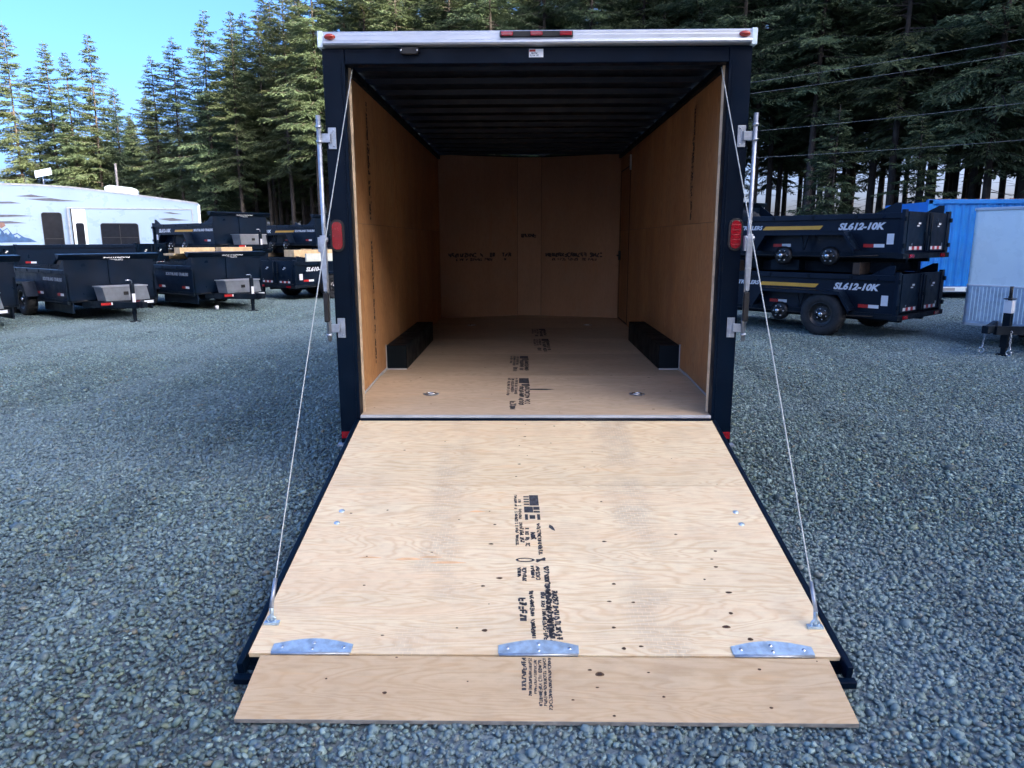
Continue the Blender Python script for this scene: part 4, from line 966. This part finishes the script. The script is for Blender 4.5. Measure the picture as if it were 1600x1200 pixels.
graphic(STREAK, [(-8.8, 3.24), (-7.6, 3.26), (-7.1, 3.275), (-7.5, 3.35), (-8.0, 3.33), (-8.8, 3.40)])
graphic(STREAK, [(-9.0, 2.64), (-7.7, 2.70), (-6.7, 2.745), (-7.4, 2.80), (-8.2, 2.79), (-9.0, 2.86)])
graphic(STREAK, [(-9.0, 2.36), (-8.0, 2.41), (-7.0, 2.445), (-7.6, 2.53), (-8.3, 2.50), (-9.0, 2.58)])
for p in ([(-1.6, 2.94), (-1.2, 2.88), (-.8, 2.885), (-1.1, 2.93), (-1.3, 2.97)], [(-1.85, 2.66), (-1.3, 2.57), (-.5, 2.61), (-.9, 2.65), (-1.25, 2.71)]): graphic(STREAK, p, -.14)
graphic(STREAK2, [(-9.2, 1.60), (-6.70, 1.64), (-6.93, 1.79), (-7.16, 1.85), (-7.40, 2.03), (-7.57, 1.97), (-7.74, 2.24), (-7.92, 2.12), (-8.10, 2.34), (-8.44, 2.2), (-8.8, 2.32), (-9.2, 2.1)])
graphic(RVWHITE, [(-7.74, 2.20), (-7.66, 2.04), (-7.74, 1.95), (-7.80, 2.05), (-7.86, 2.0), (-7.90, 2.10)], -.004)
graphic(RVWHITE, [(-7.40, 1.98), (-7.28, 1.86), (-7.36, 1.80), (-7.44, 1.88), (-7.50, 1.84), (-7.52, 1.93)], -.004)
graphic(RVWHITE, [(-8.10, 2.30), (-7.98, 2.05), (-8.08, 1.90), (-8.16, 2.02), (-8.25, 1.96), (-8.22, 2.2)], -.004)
graphic(STREAK3, [(-8.1, 2.35), (-7.95, 2.22), (-7.78, 2.33), (-7.83, 2.46), (-8.06, 2.49), (-8.3, 2.42)], -.002)
m = MB(); m.prism([(-3.95, .6, 3.80), (-2.62, .6, 3.64), (-2.60, .6, 3.98), (-2.80, .6, 4.06), (-3.75, .6, 4.17), (-3.96, .6, 4.08)], (0, .8, 0)); ac = m.build('air_conditioner', WHITE, V_, .05)
m = MB()
for k in range(9): m.box(-3.42 + k * .08, -3.39 + k * .08, .588, .599, 3.80, 4.00)
m.build('grille', RVTRIM, ac)
for x in (-4.4, -3.5): add_wheel(V_, (x, .15, .38), .38, .22, -1)
m = MB(); m.box(-9.4, -.2, .3, 2.2, .42, .56); m.build('frame', DUMPF, V_)
for x in (-9.3, -.4):
    m = MB(); m.box(x, x + .1, .3, .4, 0, .43); m.build('support_leg', DUMPF, V_)
an = empty('roof_antenna', (-21.23, 28.05, 4.07), R(23.5)); tag(an, 'flat white rectangular antenna on a short mast above the camper roof', 'antenna')
m = MB(); m.box(-.33, .33, -.26, .26, -.02, .02, 0, Matrix.Translation((.05, 0, .55)) @ Matrix.Rotation(R(-14), 4, 'Y') @ Matrix.Rotation(R(38), 4, 'X')); m.build('panel', WHITE, an, .01)
m = MB(); m.tube([(.02, 0, .0), (.02, 0, .52)], .025, 8); m.build('mast', GALV, an)
m = MB(); m.tube([(0, 0, 0), (0, 0, 5.6)], [.07, .055], 8); o = m.build('light_pole', POLEWOOD, None, 0, (-21.2, 34, 0)); tag(o, 'thin grey pole sticking up behind the camper roof', 'pole')

# ---------------------------------------------------------------- blue container
K = empty('shipping_container', (11.0, 16, 0)); tag(K, 'bright blue corrugated shipping container behind the white trailer', 'container')
m = MB(); z0, z1 = .36, 2.62; pts = []; x = .10; kx = 0
while x < 6.0:
    pts += [(x, .0), (x + .07, .0), (x + .105, .022), (x + .175, .022)]; x += .21
vs = [(a, b, z0) for a, b in pts] + [(a, b, z1) for a, b in pts]; n = len(pts)
m.add(vs, [(i, i + 1, n + i + 1, n + i) for i in range(n - 1)]); m.build('corrugated_wall', CONTBLUE, K)
m = MB(); m.box(0, 6.06, .04, 2.44, .30, 2.66); m.build('body', CONTBLUE, K)
m = MB(); m.box(-.02, 6.08, -.03, .06, 2.60, 2.72); m.build('top_rail', CONTBLUE, K, .006)
m = MB(); m.box(-.03, .10, -.03, .10, .17, 2.71); m.build('corner_post', CONTBLUE, K, .006)
m = MB(); m.box(.1005, 6.08, -.028, .06, .215, .345); m.build('bottom_rail', WHITE, K, .006)
m = MB(); m.box(.45, .95, -.034, -.029, .24, .32); m.box(1.25, 1.9, -.034, -.029, .24, .32); m.build('fork_pocket', RVTRIM, K)
for x in (.1, 3., 5.6):
    m = MB(); m.box(x, x + .3, .1, 2.3, 0, .214); m.build('block', DUMPF, K)
m = MB(); rk = random.Random(3)
for k in range(60):
    x = rk.uniform(-.02, 3.6); a = rk.uniform(0, 3); M = Matrix.Translation((x, rk.uniform(-.02, .3), 2.728)) @ Euler((rk.uniform(-.4, .4), rk.uniform(-.4, .4), a)).to_matrix().to_4x4()
    m.add([(-.05, 0, 0), (0, .03, .012), (.06, 0, 0), (0, -.03, .012)], [(0, 1, 2, 3)], 0, False, M)
o = m.build('fallen_leaves', RUST); o.location = (11.0, 16, 0); tag(o, 'rust-coloured fallen leaves along the top edge of the blue container', 'leaves', kind='stuff')

# ---------------------------------------------------------------- white nosed trailer
W_ = empty('enclosed_trailer', (7.44, 6.26, 0), R(210)); tag(W_, 'white enclosed trailer with silver tread-plate nose at the right edge of the photo', 'trailer')
hw = 1.02                                         # local +x forward
def nose_outline(hw, d, n=6):
    out = [(-3.6, -hw)]
    for k in range(n + 1): a = -90 + 90 * k / n; out.append((-d + d * math.cos(R(a)), -hw + d + d * math.sin(R(a))))
    for k in range(n + 1): a = 90 * k / n; out.append((-d + d * math.cos(R(a)), hw - d + d * math.sin(R(a))))
    return out + [(-3.6, hw)]
m = MB(); m.prism([(x, y, .955) for x, y in nose_outline(hw, .10)], (0, 0, 1.13)); m.build('body', WHITE, W_)
m = MB(); m.prism([(x * 1.0 + .006, y * 1.006, .34) for x, y in nose_outline(hw, .10)], (0, 0, .610)); sg = m.build('stone_guard', TREAD, W_)
m = MB()
for k in range(34):
    y = -.90 + k * .0545; m.box(.0065, .010, y, y + .012, .40, .93)
for s in (-1, 1):
    for k in range(22): m.box(-.22, -.08, s * hw * 1.006 - .004, s * hw * 1.006 + .004, .37 + k * .026, .379 + k * .026)
m.build('tread_ribs', WHITE, sg)
m = MB(); m.prism([(x * 1.0 + .014, y * 1.012, 2.085) for x, y in nose_outline(hw, .10)], (0, 0, .05)); m.build('roof_cap', ALU, W_, .01)
m = MB(); m.prism([(x + .012, y * 1.01, .945) for x, y in nose_outline(hw, .10)], (0, 0, .018)); m.build('trim_strip', WHITETAPE, W_)
m = MB(); m.prism([(x + .012, y * 1.01, .325) for x, y in nose_outline(hw, .10)], (0, 0, .035)); m.build('bottom_trim', ALU, W_)
# emblem and lettering on the nose: viewer's right is local +y
m = MB(); n = 20
for r0, r1, a0, a1 in ((.036, .055, 20, 320),):
    vs = []; fs = []
    for k in range(n + 1):
        a = R(a0 + (a1 - a0) * k / n); vs += [(.0025, -.18 + r0 * math.cos(a), 1.90 + r0 * math.sin(a)), (.0025, -.18 + r1 * math.cos(a), 1.90 + r1 * math.sin(a))]
    fs = [(2 * k, 2 * k + 1, 2 * k + 3, 2 * k + 2) for k in range(n)]
    m.add(vs, fs)
m.box(.001, .0026, -.18, -.13, 1.885, 1.90); m.build('emblem', LETTERD, W_)
link('lettering', text_mesh('SOUTHLAND', .095, LETTERD, 0., .02, 1.2), W_, 0, (.003, .33, 1.912), frame_rot((0, 1, 0), (0, 0, 1)))
for s in (-1, 1):
    m = MB(); m.bar((-.3, s * .62, .36), (1.05, s * .05, .40), .06, .12); m.build('tongue_beam', DUMPF, W_)
m = MB(); m.box(.98, 1.22, -.045, .045, .36, .47); m.build('coupler', DUMPF, W_, .01)
m = MB(); m.box(.62, .70, -.05, .05, .12, .62); m.box(.635, .685, -.035, .035, .03, .15); m.box(.58, .74, -.08, .08, .006, .03); j = m.build('jack', DUMPF, W_, .004)
m = MB(); m.box(.615, .705, -.055, .055, .62, .80); m.build('jack_cover', WHITETAPE, j, .006)
m = MB(); m.box(.64, .68, -.02, .02, .80, .86); m.box(.60, .72, -.06, .06, .815, .83); m.tube([(.66, 0, .86), (.66, 0, 1.00)], .024, 8); m.build('crank', GASKET, j)
for s in (-1, 1):
    m = MB(); p = Vector((.86, s * .17, .37))
    for k in range(7):
        c = p + Vector((.003 * k, s * .002 * k, -.036 * k)); 
        ring = [c + (Vector((.013 * math.cos(a), 0, .022 * math.sin(a))) if k % 2 else Vector((0, .013 * math.cos(a), .022 * math.sin(a)))) for a in np.linspace(0, 6.283, 9)]
        m.tube(ring, .005, 5, 0, False)
    ch = m.build('safety_chain', GALV, W_)
    c = p + Vector((.03, s * .016, -.29)); m = MB(); m.tube([c + Vector((0, .034 * math.cos(a), .038 * math.sin(a))) for a in np.linspace(1.2, 7.0, 14)], .011, 7); m.tube([c + Vector((0, .012, .035)), c + Vector((-.01, .005, .075))], .010, 6); m.build('hook', CHROME, ch)
for s in (-1, 1): add_wheel(W_, (-1.75, s * .86, .345), .345, .20, s)
m = MB(); m.tube([(-1.75, -.8, .345), (-1.75, .8, .345)], .04, 8); m.box(-3.5, -.1, -.06, .06, .25, .34); m.build('axle', DUMPF, W_)

# ---------------------------------------------------------------- wires, pole, scrap
ends = [((4.6, 37.0, 9.05), (30, 20, 10.3)), ((4.6, 37.0, 8.55), (30, 20, 9.75)), ((4.6, 37.0, 6.9), (30, 20, 7.65)), ((4.6, 37.0, 5.8), (30, 20, 6.0))]
WL = ['uppermost of the power wires crossing in front of the right trees', 'second power wire from the top in front of the right trees', 'third power wire from the top, brightest one in front of the right trees', 'lowest power wire in front of the right trees, above the dump trailers']
for (p, q), lb_ in zip(ends, WL):
    p, q = Vector(p), Vector(q); pts = []
    for k in range(17):
        t = k / 16; c = p.lerp(q, t); c.z -= 4 * t * (1 - t) * .35; pts.append(c)
    m = MB(); m.tube(pts, .0065, 5); tag(m.build('power_line', WIREM), lb_, 'wire', 'power wires at right')
m = MB(); m.tube([(0, 0, 0), (0, 0, 9.4)], [.16, .11], 10); m.box(-.9, .9, -.05, .05, 8.9, 9.0); o = m.build('utility_pole', POLEWOOD, None, 0, (4.6, 37.0, 0)); tag(o, 'wooden utility pole hidden behind the cargo trailer', 'pole')
m = MB(); m.lathe([(0, .0), (.035, .0), (.043, .09), (.040, .09), (.033, .006)], 10, 0, Matrix.Rotation(R(70), 4, 'X')); o = m.build('paper_cup', SCRAP, None, 0, (-7.43, 12.72, .05), (0, 0, .6)); tag(o, 'small white cup lying on the gravel in front of the boarded dump trailer', 'cup')
